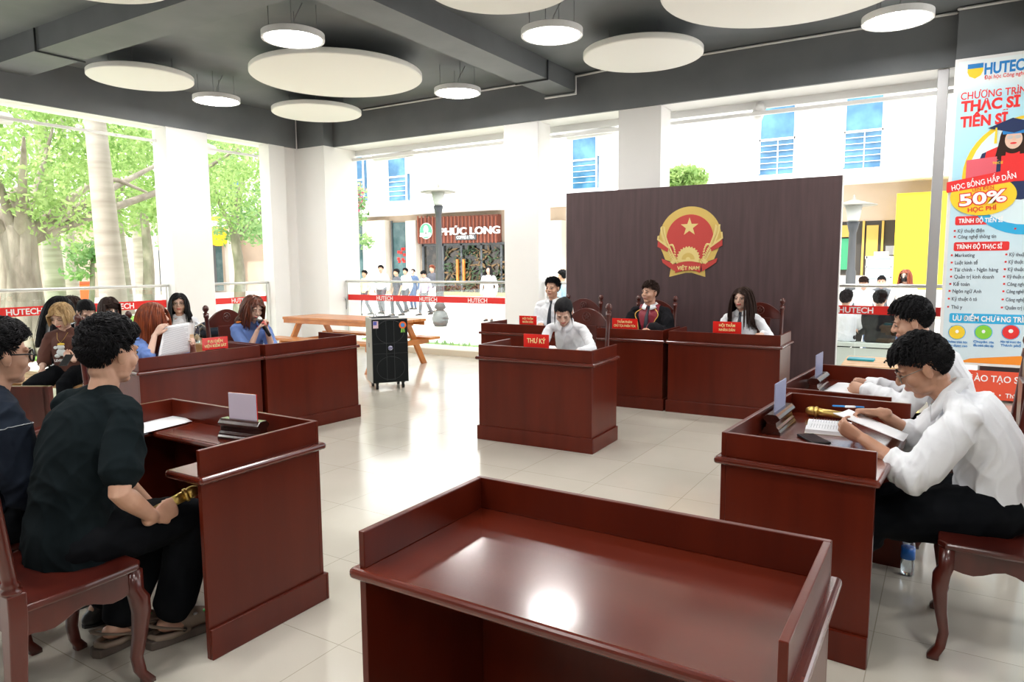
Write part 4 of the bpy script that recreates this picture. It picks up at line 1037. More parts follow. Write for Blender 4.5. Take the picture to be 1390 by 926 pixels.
# ------------------------------------------------------------------ loose items
def mic(label, a, b, m=gold, head=gold, k=1.):
    """a: grille centre, b: butt end"""
    a, b = Vector(a), Vector(b); d = (b-a); Ln = d.length; q = Vector((0, 0, 1)).rotation_difference(d.normalized())
    e = bpy.data.objects.new('microphone', None); COL.objects.link(e); e.location = a; e.rotation_mode = 'QUATERNION'; e.rotation_quaternion = q; tag(e, label, 'microphone')
    obj('grille', MB().lathe([(.001, -.028), (.014, -.025), (.023, -.012), (.026, 0), (.026, .012), (.024, .02), (.001, .02)], n=20), head, e)
    obj('ring', MB().lathe([(.024, .018), (.029, .022), (.029, .032), (.024, .036)], n=20), m, e)
    obj('handle', MB().lathe([(.001, .034), (.023, .036), (.021, .07), (.017, Ln*.95), (.001, Ln)], n=18), m, e)
    return e
def sheet(label, pts, name='paper_sheet', cat='paper', m=None, th=.0015, lines=0, curve=0., group=None):
    """pts: four world corners; slightly curved sheet with thickness"""
    P = [Vector(p) for p in pts]; n = 8; mb = MB(); nrm = (P[1]-P[0]).cross(P[3]-P[0]).normalized()
    g0 = []; g1 = []
    for i in range(n+1):
        for j in range(n+1):
            u, v = i/n, j/n; p = P[0].lerp(P[1], u).lerp(P[3].lerp(P[2], u), v)+nrm*(curve*math.sin(PI*u))
            g0.append(p-nrm*th/2); g1.append(p+nrm*th/2)
    N = (n+1)**2; fs = []
    for i in range(n):
        for j in range(n):
            a = i*(n+1)+j; q = (a, a+n+1, a+n+2, a+1); fs.append(q); fs.append(tuple(N+k for k in q[::-1]))
    ed = [j for j in range(n+1)]+[i*(n+1)+n for i in range(1, n+1)]+[n*(n+1)+j for j in range(n-1, -1, -1)]+[i*(n+1) for i in range(n-1, 0, -1)]
    for k in range(len(ed)): a, b = ed[k], ed[(k+1) % len(ed)]; fs.append((a, b, N+b, N+a))
    c = sum(P, Vector())/4; mb.add([p-c for p in g0+g1], fs, 0, True)
    o = obj(name, mb, m or paper, None, loc=c); tag(o, label, cat, group)
    if lines:
        lm = mat('print_grey', (.35, .35, .38), .7); t = MB()
        for k in range(lines):
            v = .08+.84*k/(lines-1); rl = .06+.03*random.random(); r2 = .94-.25*random.random()*(k % 4 == 3)
            for sgn in (1,):
                row = []
                for i in range(9):
                    u = rl+(r2-rl)*i/8; row.append(P[0].lerp(P[1], u).lerp(P[3].lerp(P[2], u), v)+nrm*(curve*math.sin(PI*u)+th/2+.0006)-c)
                w_ = (P[3]-P[0]).normalized()*.0016
                vs = [p-w_ for p in row]+[p+w_ for p in row]; t.add(vs, [(i, i+1, 9+i+1, 9+i) for i in range(8)], 0, False)
        obj('printed_lines', t, lm, o, fix=False)
    return o
def bottle(label, loc, h=.235, r=.032, lab=True):
    e = empty('water_bottle', label, 'bottle', loc)
    obj('body', MB().lathe([(.001, 0), (r*.85, .0), (r, .008), (r*.94, .03), (r, .05), (r*.95, .075), (r, .09), (r, .15), (r*.96, .165), (r*.9, .175), (r*.5, .2), (.013, .207), (.013, .218)], n=24), bottle_g, e)
    obj('water', MB().lathe([(.001, .004), (r*.82, .004), (r*.93, .03), (r*.93, .105), (.001, .105)], n=20), glass, e)
    obj('cap', MB().lathe([(.001, .235), (.015, .234), (.0155, .214), (.001, .213)], n=20), mat('cap_white', (.75, .8, .85), .4), e)
    if lab:
        l = obj('wrap_label', MB().lathe([(r+.0008, .09), (r+.0008, .148)], n=24), mat('label_blue', (.02, .16, .62), .35), e, fix=False)
    return e

# ------------------------------------------------------------------ the cast
QP = PI/2
# man in the black tee, left foreground
hA = atX(150, 481, -2.86)
A = person('man in black tee seen from behind, holding a gold microphone at his desk', (0, 0), R(4), headat=hA, vox=.0045, hair='tousled', dens=4.5, seed=4, hlen=.8, top=tee_k, sleeve='short', slen=.74, loose=.022, lean=.10, bend=.38, pitch=.10, yaw=.02, skin=skin,
    feet={1: (.10, .34, .10), -1: (-.06, .20, .10)}, footdir={1: (.25, 1, 0), -1: (0, 1, 0)}, kneeout=.1, leglen=.86, bloose=.022, legw=.018, shoes=False, hem=-.10, fold=.016, foldk=34,
    hands={1: dict(t=tuple(atX(208, 702, -2.64)), d=(-.10, .95, .12), n=(-.9, .1, -.2), curl=1.05, world=True, pole=(.55, -.75, -.7)), -1: dict(t=tuple(atX(215, 700, -2.95)), d=(.2, .9, -.1), n=(.2, 0, -1), world=True, curl=.4)}, z0=0)
w_ = A['Mw'] @ A['arms'][1][5]['palm']
mic('gold microphone held by the man in the black tee', w_+V(.03, .10, .05), w_+V(-.05, -.12, -.03))
# clogs with straps and charms
clog = noisy(mat('clog_taupe', (.25, .19, .14), .6), (.22, .165, .12), (.29, .22, .17), 9); clogs = mat('clog_sole', (.12, .095, .08), .7)
for q, lab in ((1, 'taupe clog with green charms on the near foot of the man in the black tee'), (-1, 'taupe clog on the far foot of the man in the black tee')):
    an = A['Mw'] @ A['legs'][q][2]; fd = (A['Mw'].to_3x3() @ Vector((.25 if q == 1 else 0, 1, 0))).normalized(); a_ = math.atan2(fd.y, fd.x)-QP
    c = empty('clog', lab, 'shoe', (an.x, an.y, 0), a_, 'taupe clogs')
    t = MB(); pts = [(0, .185, .05), (0, .14, .06), (0, .09, .07), (0, .055, .075)]; t.tube(pts, [(.030, .024), (.047, .036), (.050, .044), (.046, .05)], 16, side=(1, 0, 0))
    t.tube([(-.047, .05, .045), (-.045, -.02, .040), (-.03, -.075, .045), (0, -.09, .05), (.03, -.075, .045), (.045, -.02, .04), (.047, .05, .045)], .014, 8)
    me = remesh(t, .006, 3); me.materials.append(clog); u = bpy.data.objects.new('upper', me); COL.objects.link(u); u.parent = c
    out = [(-.036, -.10), (-.046, -.04), (-.050, .05), (-.056, .12), (-.045, .18), (-.02, .215), (.02, .215), (.045, .18), (.056, .12), (.050, .05), (.046, -.04), (.036, -.10), (0, -.112)]
    obj('sole', MB().prism(out, .0, .038), clogs, c, .006)
    st = MB(); st.tube([(-.056, .03, .055), (-.050, -.04, .085), (-.03, -.09, .105), (0, -.10, .108), (.03, -.09, .105), (.050, -.04, .085), (.056, .03, .055)], [(.004, .012)]*7, 8, side=(0, 0, 1)); obj('heel_strap', st, clog, c)
    for sx in (-1, 1): obj('rivet', MB().ell((sx*.058, .03, .055), (.005, .010, .010), n=10, k=6), black, c)
    for i, (x, y, m_) in enumerate(((.02, .13, 'g'), (-.012, .155, 'w'), (.030, .085, 'w'))):
        obj('charm', MB().ell((x+.004, y, .097-.12*(y-.085)), (.012, .012, .006), n=10, k=6), mat('charm_green', (.05, .5, .1), .3) if m_ == 'g' else mat('charm_white', (.7, .7, .7), .3), u)
obj('hem_tag', MB().box(-.004, .004, -.004, .004, -.02, .02), textw, A['root']).location = A['sp'][0]+V(.185, -.03, -.02)

# man with thick glasses at the left edge
hL = atX(2, 484, -3.33)
Lm = person('man with thick black glasses and navy stitched jacket at the left edge', (0, 0), R(-4), headat=hL, dbg=1, vox=.0055, hair='tousled', dens=3.6, seed=9, hlen=.8, top=denim_k, sleeve='long', loose=.03, lean=.05, bend=.3, yaw=-.04, pitch=.05, glasses=True, glassmat=black, glasst=.0042, glassr=.024, fold=.014, foldk=36, topname='jacket', templek=.7)
from mathutils.bvhtree import BVHTree
def stitch(mb, pts, bvh, r=.0016):
    q = []
    for a, b in zip(pts, pts[1:]):
        for t in (0, .25, .5, .75):
            p = Vector(a).lerp(Vector(b), t); l, n, _, _ = bvh.find_nearest(p)
            if l is not None: q.append(l+n*.001)
    for a, b in zip(q, q[1:]):
        if (a-b).length < .05: mb.tube([a, b], r, 4)
jk = [c for c in Lm['root'].children if c.name.startswith('jacket')][0].data
bvh = BVHTree.FromPolygons([v.co.copy() for v in jk.vertices], [tuple(p.vertices) for p in jk.polygons])
st = MB(); S1 = Lm['S'][1]; el1 = Lm['arms'][1][0]; ax = (el1-S1).normalized(); u0 = ax.orthogonal().normalized(); w0 = ax.cross(u0); rc = S1.lerp(el1, .12)
stitch(st, [rc+(u0*math.cos(a)+w0*math.sin(a))*.09 for a in [2*PI*k/24 for k in range(25)]], bvh)
stitch(st, [Lm['nb']-Lm['fwd']*.08-Lm['up']*.02, S1-Lm['fwd']*.12-Lm['up']*.03], bvh)
stitch(st, [S1-Lm['fwd']*.12-Lm['up']*.12, S1-Lm['fwd']*.12-Lm['up']*.30-Lm['sx']*.03], bvh)
obj('contrast_stitching', st, mat('stitch_white', (.45, .47, .5), .6), Lm['root'])

# man in glasses on the right
h1 = atY(1252, 500, 3.50)
R1 = person('man in round glasses and white shirt bending over papers on the right', (0, 0), QP+R(3), headat=h1, vox=.0045, dbg=1, hair='fringe_short', dens=5, seed=2, hlen=.95, top=shirt_w, sleeve='elbow', collar=True, loose=.032, lean=-.06, bend=.80, pitch=.50, yaw=.10, neck=.80, feet={1: (.12, .72, .10), -1: (-.12, .70, .10)}, skin=skin_t, seat=.50,
    glasses=True, glassmat=mat('steel_rim', (.25, .23, .2), .3, .8), glasst=.0018, eyes='closed', fold=.024, foldk=34, bloose=.034, legw=.01, kneeout=.05,
    hands={1: dict(t=tuple(atY(1196, 560, 3.72)), d=(-1, .05, -.05), n=(0, -.35, -1), world=True, curl=.75, pole=(.6, -.2, -.9)), -1: dict(t=tuple(atY(1172, 596, 3.36)), d=(-.9, .35, .35), n=(.1, .9, .4), world=True, curl=.55, pole=(-.5, -.3, -.9))})
# second man on the right
h2 = atY(1237, 438, 4.98)
R2 = person('second man on the right with clasped hands, behind the one in glasses', (0, 0), QP, headat=h2, dbg=1, vox=.0055, hair='tousled', dens=3.6, seed=12, hlen=.85, top=shirt_w, sleeve='long', collar=True, loose=.026, lean=.22, bend=.35, pitch=.32, yaw=.15, skin=skin, fold=.018, foldk=34,
    hands={1: dict(t=tuple(atY(1182, 522, 5.02)), d=(-1, -.35, .05), n=(0, -1, -.2), world=True, curl=.7), -1: dict(t=tuple(atY(1178, 530, 4.80)), d=(-1, .25, .08), n=(0, 1, -.1), world=True, curl=.7)})
wr = R2['Mw'] @ R2['arms'][-1][1]; wd = (R2['Mw'].to_3x3() @ R2['arms'][-1][2])
Mwt = Matrix.Translation(wr-wd*.0) @ Vector((0, 0, 1)).rotation_difference(wd).to_matrix().to_4x4()
wt = tag(obj('wrist_watch', MB().lathe([(.031, -.010), (.034, -.010), (.034, .010), (.031, .010)], n=24, M=Mwt), black), 'black wrist watch of the second man on the right', 'watch')
obj('dial', MB().ell(Mwt @ V(0, -.036, 0), (.018, .010, .018), n=14, k=8), mat('watch_face', (.03, .045, .055), .2), wt)

# judges
J1 = person('young man in white shirt and dark tie at the leftmost judges desk', (0, 0), PI+R(6), headat=atY(750, 392, 8.12), vox=.0065, seed=3, hair='short', dens=1.6, hlen=.7, collar=True, tie=True, yaw=-.12, top=shirt_w, hands={q: dict(t=(-4.30-q*.13, 7.86, .83), d=(q*.5, -1, 0), n=(0, 0, -1), world=True) for q in (-1, 1)})
J2 = person('judge in black velvet robe with maroon front and gold piping', (0, 0), PI+R(2), headat=atY(882, 398, 8.14), vox=.0065, seed=5, hair='fringe_short', hairmat=hair_br, dens=1.6, hlen=.75, collar=True, collarmat=shirt_w, tie=True, tiey=.138, top=velvet, robe=True, loose=.022, sleevew=.03, yaw=-.42, pitch=-.03, topname='robe', hands={1: dict(t=(-3.24, 7.84, .83), d=(.9, -.3, 0), n=(0, 0, -1), world=True, curl=.5), -1: dict(t=(-2.93, 7.86, .83), d=(-.6, -.6, 0), n=(0, 0, -1), world=True)})
gp = MB()
for q in (-1, 1):
    f_ = J2['front']
    stube(gp, [f_(-.02, .075, q*.078), f_(-.06, .125, q*.125), f_(-.10, .142, q*.130), f_(-.16, .162, q*.098), f_(-.30, .178, q*.075), f_(-.42, .17, q*.07)], [.005]*6, 6, 4)
obj('gold_piping', gp, mat('gold_braid', (.8, .45, .08), .4), J2['root'])
J3 = person('long haired woman in white shirt and dark tie at the right judges desk', (0, 0), PI-R(2), headat=atY(1007, 406, 8.12), vox=.0065, seed=8, female=True, hair='long', hairmat=hair_br, hairlen=.26, dens=1.3, part=.01, collar=True, tie=True, yaw=-.10, pitch=.02, sidelean=.1, loose=.018, hands={q: dict(t=(-1.9-q*.22, 7.86, .83), d=(q*.5, -1, 0), n=(0, 0, -1), world=True) for q in (-1, 1)})
# clerk
SCR = person('woman clerk in white shirt with tied back hair looking down at her desk', (0, 0), PI+R(14), headat=atY(765, 424, 6.02), vox=.0055, seed=6, female=True, hair='bun', collar=True, lean=.22, bend=.35, pitch=.72, yaw=.12, eyes='closed', fold=.014, foldk=36, loose=.010, sidelean=.22, hands={1: dict(t=(-3.12, 5.78, .80), d=(.7, -.7, 0), n=(0, 0, -1), world=True, pole=(.8, -.3, -.6)), -1: dict(t=(-2.86, 5.78, .80), d=(-.4, -.8, 0), n=(0, 0, -1), world=True, pole=(-.8, -.3, -.6))})
sheet('white paper in front of the clerk on her desk', [(-3.25, 5.5, .773), (-3.02, 5.5, .773), (-3.02, 5.78, .773), (-3.25, 5.78, .773)])
# prosecutors
epau = mat('epaulette_orange', (.75, .22, .03), .5)
hB1 = atX(344, 419, -6.02)
mA, mB = atX(352, 433, -5.90), atX(367, 457, -5.82)
B1 = person('woman in blue uniform shirt holding a microphone to her mouth with both hands', (0, 0), -QP-R(8), headat=hB1, vox=.0065, seed=7, female=True, hair='long', hairmat=hair_d, hairlen=.13, dens=1.3, top=blue_s, sleeve='short', slen=.9, collar=True, loose=.020, yaw=-.05, pitch=.38, lean=.12, bend=.15, eyes='closed', fold=.014, foldk=36,
    hands={1: dict(t=tuple(mA.lerp(mB, .45)+V(-.03, -.06, -.03)), d=(.3, .5, .8), n=(.6, .5, -.2), world=True, curl=1.), -1: dict(t=tuple(mA.lerp(mB, .30)+V(-.03, .06, -.03)), d=(.3, -.5, .8), n=(.6, -.5, -.2), world=True, curl=1.)})
mic('black microphone at the mouth of the woman in blue', mA, mB, m=black, head=steel)
hB2 = atX(210, 431, -5.93)
pp = [atX(223, 443, -5.72), atX(257, 438, -5.72), atX(258, 478, -5.66), atX(214, 486, -5.66)]
B2 = person('woman with long auburn hair in blue uniform turned away, holding up papers', (0, 0), -QP+R(14), headat=hB2, vox=.0065, seed=11, female=True, hair='long', hairmat=hair_r, hairlen=.24, dens=1.6, top=blue_s, sleeve='short', slen=.85, collar=True, loose=.026, yaw=.55, pitch=.02, fold=.013,
    hands={1: dict(t=tuple(pp[0]+V(-.03, -.07, -.07)), d=(.25, .5, .75), n=(-.2, .9, -.3), world=True, curl=.35, spread=1.8, pole=(.7, .2, -.9)), -1: dict(t=tuple(pp[2].lerp(pp[1], .4)+V(-.07, .07, -.03)), d=(.8, -.35, .2), n=(.3, -.9, 0), world=True, curl=.5)})
sheet('sheaf of printed papers held upright by the auburn haired woman', [pp[3], pp[2], pp[1], pp[0]], lines=22, th=.004, curve=.0)
for P_, rt in ((B1, 1), (B2, 1)):
    for q in (-1, 1):
        a = P_['S'][q].lerp(P_['nb'], .10)+P_['up']*.062; b = P_['S'][q].lerp(P_['nb'], .62)+P_['up']*.052
        o_ = obj('epaulette', MB().tube([a, b], [(.022, .008), (.017, .008)], 8, side=P_['fwd']), epau, P_['root'])
        obj('epaulette_star', MB().ell(a.lerp(b, .5)+P_['up']*.007, (.006, .006, .003), n=8, k=5), emy, o_)
    for q in (-1, 1): obj('collar_badge', MB().box(-.012, .012, -.004, .004, -.008, .008, M=Matrix.Translation(P_['front'](-.018, .088, q*.030))), red, P_['root'])
# spectators
bl = person('blonde woman in brown tee with printed bear shape, looking down at a phone', (0, 0), PI-R(-36), headat=D_(83, 432, 6.85), vox=.0065, seed=13, female=True, hair='long', hairmat=hair_bl, hairlen=.0, dens=1.2, top=brown_t, sleeve='short', slen=.90, loose=.020, pitch=.45, yaw=-.05, lean=.05, bend=.12, eyes='closed', skin=skin_l, fold=.012, shoemat=mat('yellow_shoe_cloth', (.75, .6, .12), .6),
    hands={1: dict(t=tuple(D_(57, 500, 6.75)), d=(0, -.2, -1), n=(1, 0, 0), world=True, curl=.4), -1: dict(t=tuple(D_(97, 492, 6.45)), d=(-.8, -.1, .35), n=(0, 0, 1), world=True, curl=.6)})
ph = tag(obj('mobile_phone', MB().box(-.036, .036, -.075, .075, -.004, .004), black, None, .003), 'black phone in the hand of the blonde woman', 'phone')
ph.location = D_(90, 489, 6.33); ph.rotation_euler = (R(35), 0, R(36))
f_ = bl['front']; Mt = Matrix((( *bl['sx'], ), (*(-bl['fwd']), ), (*bl['up'],))).transposed().to_4x4()
def onchest(x, z, y=.150): return bl['front'](z, y, x)
pr = MB(); pr.ell(onchest(0, -.175, .144), (.046, .012, .036)); pr.ell(onchest(.0, -.125, .138), (.038, .012, .028)); pr.ell(onchest(-.04, -.21, .146), (.028, .012, .018)); pr.ell(onchest(.04, -.21, .146), (.028, .012, .018)); pr.ell(onchest(.05, -.13, .138), (.018, .010, .016))
obj('printed_bear', pr, mat('print_white', (.7, .74, .74), .8), bl['root']); obj('printed_hat', MB().ell(onchest(-.004, -.098, .134), (.036, .012, .012)), mat('print_yellow', (.85, .6, .08), .8), bl['root'])
obj('printed_lettering', text_mb('LEVENTS', .024, .05, align='CENTER', M=Matrix.Translation(onchest(0, -.26, .168)) @ Mt @ Matrix.Rotation(PI, 4, 'Z')), textw, bl['root'])
obj('necklace', MB().tube([onchest(-.05, -.0, .07), onchest(-.03, -.05, .118), onchest(0, -.085, .135), onchest(.03, -.05, .118), onchest(.05, 0, .07)], .0018, 5), gold, bl['root'])
person('masked woman with brown fringe and black face mask behind the blonde one', (0, 0), -QP+R(10), headat=D_(149, 421, 7.35), vox=.008, seed=14, female=True, hair='long_fringe', hairmat=hair_br, hairlen=.03, mask=True, top=mat('lilac_cloth', (.35, .33, .4), .8), dens=1.1, yaw=-.35)
person('dark haired spectator with bowed head nearest the masked woman', (0, 0), -QP-R(20), headat=D_(117, 427, 7.65), vox=.008, seed=15, female=True, hair='bun', top=trou_k, dens=1., pitch=.6, yaw=.2, lean=.1, bottom=trou_k)
person('spectator with dark brown hair, second behind the blonde woman', (0, 0), -QP+R(20), headat=D_(99, 420, 8.2), vox=.009, seed=16, female=True, hair='long', hairmat=hair_br, hairlen=.08, top=trou_k, dens=.8, yaw=.3)
person('spectator in white top with very long black hair down her back', (0, 0), R(25), headat=D_(83, 418, 7.95), vox=.009, seed=17, female=True, hair='long', hairlen=.38, top=shirt_w, dens=1., pitch=.3, sleeve='short', hands={})
person('woman with glasses, long black hair and white top beside the left column', (0, 0), PI+R(48), headat=D_(243, 417, 8.7), vox=.0075, seed=18, female=True, hair='long', hairlen=.17, dens=1., part=-.01, top=shirt_w, glasses=True, glasst=.001, yaw=.1)
# ------------------------------------------------------------------ desk items
sheet('blank white sheet on the desk of the black tee man', [atZ(150, 587, .777), atZ(188, 590, .777), atZ(261, 572, .777), atZ(236, 562, .777), ][:4], curve=.004)
bk = empty('open_book', 'open book lying beside the phone on the right desk', 'book', (-.47, 3.74, .772), R(-85))
for s in (-1, 1):
    mb = MB(); rings = []
    for i in range(9):
        u = i/8; x = s*u*.125; z = .022*(1-(1-u)**3)*(1 if u < .9 else .9)+.004*math.sin(u*PI)
        rings.append([(x, -.10, .001), (x, .10, .001), (x, .10, .003+z*(1-u*.25)), (x, -.10, .003+z*(1-u*.25))])
    pg = obj('pages', MB().loft(rings, sm=False), paper, bk)
    t = MB()
    for k in range(14):
        if s: t.box(s*.02, s*.11, .085-.0125*k, .087-.0125*k, .0262, .0268)
    obj('printed_lines', t, mat('print_grey', (.35, .35, .38), .7), pg)
obj('cover', MB().box(-.13, .13, -.104, .104, -.001, .001), mat('book_cover', (.7, .68, .6), .5), bk)
sheet('printed sheet held by the man in round glasses', [atY(1131, 561, 3.60), atY(1152, 556, 3.80), atY(1233, 590, 3.62), atY(1226, 599, 3.40)], lines=16, th=.004, curve=.006)
ph2 = empty('mobile_phone', 'black phone lying on the desk of the man in round glasses', 'phone', (-.50, 3.47, .772), R(35))
obj('phone_case', MB().box(-.042, .042, -.085, .085, 0, .011), black, ph2, .004); obj('screen', MB().box(-.038, .038, -.08, .08, .011, .0118), mat('phone_screen', (.01, .01, .012), .08, coat=.5), ph2)
mic('gold microphone lying on the right desk behind the open book', atZ(1101, 558, .80), atZ(1160, 566, .795))
pn = tag(obj('pen', MB().tube([atY(1131, 551, 3.66), atY(1172, 553, 3.74)], .0045, 8), mat('pen_blue', (.02, .25, .65), .3)), 'blue pen in the hand of the man in round glasses', 'pen')
obj('grip', MB().tube([atY(1148, 552, 3.69), atY(1160, 552.4, 3.715)], .0055, 8), textw, pn)
sheet('folded white papers under the hands of the second man on the right', [(-.66, 4.76, .774), (-.50, 4.70, .774), (-.44, 5.0, .785), (-.60, 5.12, .790)], curve=.012, th=.004)
bottle('small clear water bottle with blue label on the floor by the right desk', (-.107, 4.0, 0))
bottle('clear water bottle beside the black bag on the spectators table', (*atZ(268, 466, .77)[:2], .77), lab=False)
b3 = atZ(290, 458, .77)
bag = empty('backpack', 'black backpack lying on the spectators table behind the red name plate', 'bag', (b3.x-.05, b3.y, .77), R(-20))
t = MB(); t.ell((0, 0, .07), (.33, .17, .085), n=24, k=12); t.ell((-.16, .02, .09), (.16, .15, .085)); t.ell((.2, -.04, .06), (.15, .12, .065)); me = remesh(t, .012, 4); folds(me, .03, 12); me.materials.append(denim_k)
u = bpy.data.objects.new('bag_body', me); COL.objects.link(u); u.parent = bag
obj('strap', MB().tube([(-.05, -.16, .05), (.03, -.17, .14), (.12, -.13, .17), (.2, -.1, .13), (.22, -.12, .06)], .008, 6), mat('strap_tan', (.35, .28, .2), .5), bag)
obj('shoulder_strap', MB().tube([(.1, -.12, .03), (.12, -.15, .1), (.2, -.14, .14), (.3, -.1, .1), (.33, -.1, .02)], [(.02, .006)]*5, 8), black, bag)
bn = empty('bench', 'pale wooden bench under the blonde woman', 'bench', (-8.0, 3.55, 0), R(4))
for k in range(3): obj('seat_plank', MB().box(-.95, .95, -.2+.135*k, -.2+.135*k+.125, .43, .47), pale_wood, bn, .004)
for sx in (-1, 1): obj('leg', MB().box(sx*.7-.03, sx*.7+.03, -.18, .18, 0, .43), pale_wood, bn, .004)

ac = empty('armchair', 'dark wooden armchair behind the man with thick glasses, only its back and arm showing', 'chair', (-4.62, 1.72, 0), R(-150))
obj('seat', MB().box(-.26, .26, -.24, .24, .40, .44), woodc, ac, .006); obj('backrest', MB().box(-.26, .26, -.26, -.22, .50, .90), woodc, ac, .006)
for sx in (-1, 1):
    obj('armrest', MB().box(sx*.25-.03, sx*.25+.03, -.24, .22, .64, .67), woodc, ac, .006)
    for y in (-.24, .2): obj('leg', MB().box(sx*.25-.02, sx*.25+.02, y-.02, y+.02, 0, .64 if y > 0 else .9), woodc, ac, .004)

ot = empty('wall_outlet', 'small white power outlet with a short cable on the corner column', 'outlet', (-10.02, 9.98, .95), 0)
obj('cover', MB().box(0, .012, -.05, .05, -.04, .04), metal_w, ot, .003); obj('cable', MB().tube([(.012, 0, 0), (.03, 0, -.03), (.02, .01, -.2)], .006, 6), black, ot)
# ------------------------------------------------------------------ advertising banner by the right pier
YB2 = 9.55
def BF(x, y): p = atY(x, y, YB2); return p.x, p.z
bx0, bz1 = BF(1297, 81); _, bz0 = BF(1273, 490); bx1 = bx0+1.9
be = empty('banner_stand', 'tall light blue advertising light box about degree courses by the right pier', 'banner', (bx0, YB2, 0), 0)
BM = Matrix.Translation((-bx0, 0, 0))
def quad(name, x0, x1, z0, z1, d, m, par, th=.002, rad=0.):
    if rad:
        pl = []
        for cx, cz, a0 in ((x1-rad, z1-rad, 0), (x0+rad, z1-rad, 90), (x0+rad, z0+rad, 180), (x1-rad, z0+rad, 270)):
            pl += [(cx+rad*math.cos(R(a0+15*i)), cz+rad*math.sin(R(a0+15*i))) for i in range(7)]
        return obj(name, MB().prism(pl, -d-th, -d, M=BM, ax='y'), m, par)
    return obj(name, MB().box(x0, x1, -d-th, -d, z0, z1, M=BM), m, par)
bprint = mat('banner_print', (.62, .80, .90), .45)
b_ = bprint.node_tree.nodes['Principled BSDF']; tc = nd(bprint, 'ShaderNodeTexCoord'); sp2 = nd(bprint, 'ShaderNodeSeparateXYZ'); rp = nd(bprint, 'ShaderNodeValToRGB')
lk(bprint, tc.outputs['Generated'], sp2.inputs[0]); lk(bprint, sp2.outputs[2], rp.inputs[0]); lk(bprint, rp.outputs[0], b_.inputs['Base Color'])
for i, (p_, c_) in enumerate(((0, (.62, .75, .82)), (.35, (.66, .80, .87)), (.62, (.42, .72, .85)), (.88, (.45, .75, .87)), (.93, (.78, .86, .88)), (1, (.8, .87, .88)))):
    el = rp.color_ramp.elements[i] if i < 2 else rp.color_ramp.elements.new(p_)
    el.position = p_; el.color = (*c_, 1)
obj('frame', MB().box(bx0, bx1, .0, .12, bz0-.03, bz1, M=BM), metal_w, be, .004)
pn_ = quad('print', bx0+.035, bx1-.035, bz0, bz1-.035, 0, bprint, be)
cb = mat('print_blue', (.02, .22, .58), .45); cr_ = mat('print_red', (.80, .03, .03), .45); cy_ = mat('print_yellow2', (.9, .62, .03), .45); co_ = mat('print_orange', (.9, .28, .02), .45); cc_ = mat('print_cyan', (.03, .42, .75), .45); cg_ = mat('print_green', (.25, .65, .05), .45); cn_ = mat('print_navy', (.015, .03, .10), .45); cw_ = textw; ck_ = mat('print_ink', (.10, .12, .16), .5); cp_ = mat('print_rose', (.75, .12, .16), .45)
def bt(txt, x, y, hpx, m, bold=.02, wpx=None, d=.004, name='lettering', shear=0., scale_w=None):
    X, Z = BF(x, y); h = BF(x, y-hpx)[1]-Z; w = (BF(x+wpx, y)[0]-X) if wpx else None
    return obj(name, text_mb(txt, h, bold, width=w, M=BM @ Matrix.Translation((X, -d, Z)), shear=shear), m, pn_)
def bq(x0, y0, x1, y1, m, name='colour_band', d=.002, rad=0.):
    X0, Z1 = BF(x0, y0); _, Z0 = BF(x0, y1); X1, _ = BF(x1, (y0+y1)/2); return quad(name, X0, X1, Z0, Z1, d, m, pn_, .002, rad)
# crest, heading
X, Z = BF(1325, 96); mb = MB().prism([(X-.08, Z+.075), (X+.065, Z+.075), (X+.065, Z-.01), (X+.045, Z-.055), (X-.007, Z-.085), (X-.06, Z-.055), (X-.08, Z-.01)], -.004, -.002, M=BM, ax='y')
obj('crest', mb, cy_, pn_); obj('crest_band', MB().box(X-.08, X+.065, -.006, -.004, Z+.025, Z+.075, M=BM), cb, pn_)
bt('HUTECH', 1336, 101, 15, cb, .05, 66); bt('Đại học Công nghệ Tp.HCM', 1336, 108, 5.5, cr_, .01, 84)
bt('CHƯƠNG TRÌNH', 1304, 136, 10, cr_, .015, 98); bt('THẠC SĨ', 1304, 152, 14, cr_, .06, 80); bt('TIẾN SĨ', 1303, 173, 14, cr_, .06, 64)
# round picture with graduate
X, Z = BF(1395, 235)
def circ(cx, cz, rx, rz, n=40, a0=0, a1=360): return [(cx+rx*math.cos(R(a0+(a1-a0)*i/n)), cz+rz*math.sin(R(a0+(a1-a0)*i/n))) for i in range(n if a1-a0 == 360 else n+1)]
def bp(name, poly, m, d): return obj(name, MB().prism(poly, -d-.0015, -d, M=BM, ax='y'), m, pn_)
bp('ring', circ(X, Z, .60, .62), cy_, .002); bp('ring_blue', circ(X+.02, Z-.06, .585, .60), cc_, .0036); bp('disc', circ(X+.02, Z+.02, .56, .57), mat('print_sky', (.7, .85, .9), .5), .0052)
gx, gz = BF(1376, 188)
bp('gown', [(gx-.30, gz-.62), (gx-.33, gz-.3), (gx-.28, gz-.14), (gx-.1, gz-.06), (gx+.1, gz-.06), (gx+.28, gz-.14), (gx+.33, gz-.3), (gx+.32, gz-.62), (gx+.1, gz-.66)], cn_, .007)
bp('hood', [(gx-.27, gz-.3), (gx-.24, gz-.12), (gx-.08, gz-.05), (gx+.08, gz-.05), (gx+.24, gz-.12), (gx+.27, gz-.3), (gx+.1, gz-.2), (gx, gz-.27), (gx-.1, gz-.2)], cr_, .0085)
bp('hair_shape', circ(gx, gz+.0, .125, .16)+[], hair_br, .009); bp('hair_lock', [(gx-.125, gz), (gx-.16, gz-.2), (gx-.07, gz-.24), (gx-.05, gz)], hair_br, .0095); bp('hair_lock', [(gx+.125, gz), (gx+.17, gz-.2), (gx+.07, gz-.24), (gx+.05, gz)], hair_br, .0095)
bp('face_shape', circ(gx, gz-.01, .078, .10), skin_l, .0105); bp('smile', circ(gx, gz-.05, .03, .010), cr_, .0125)
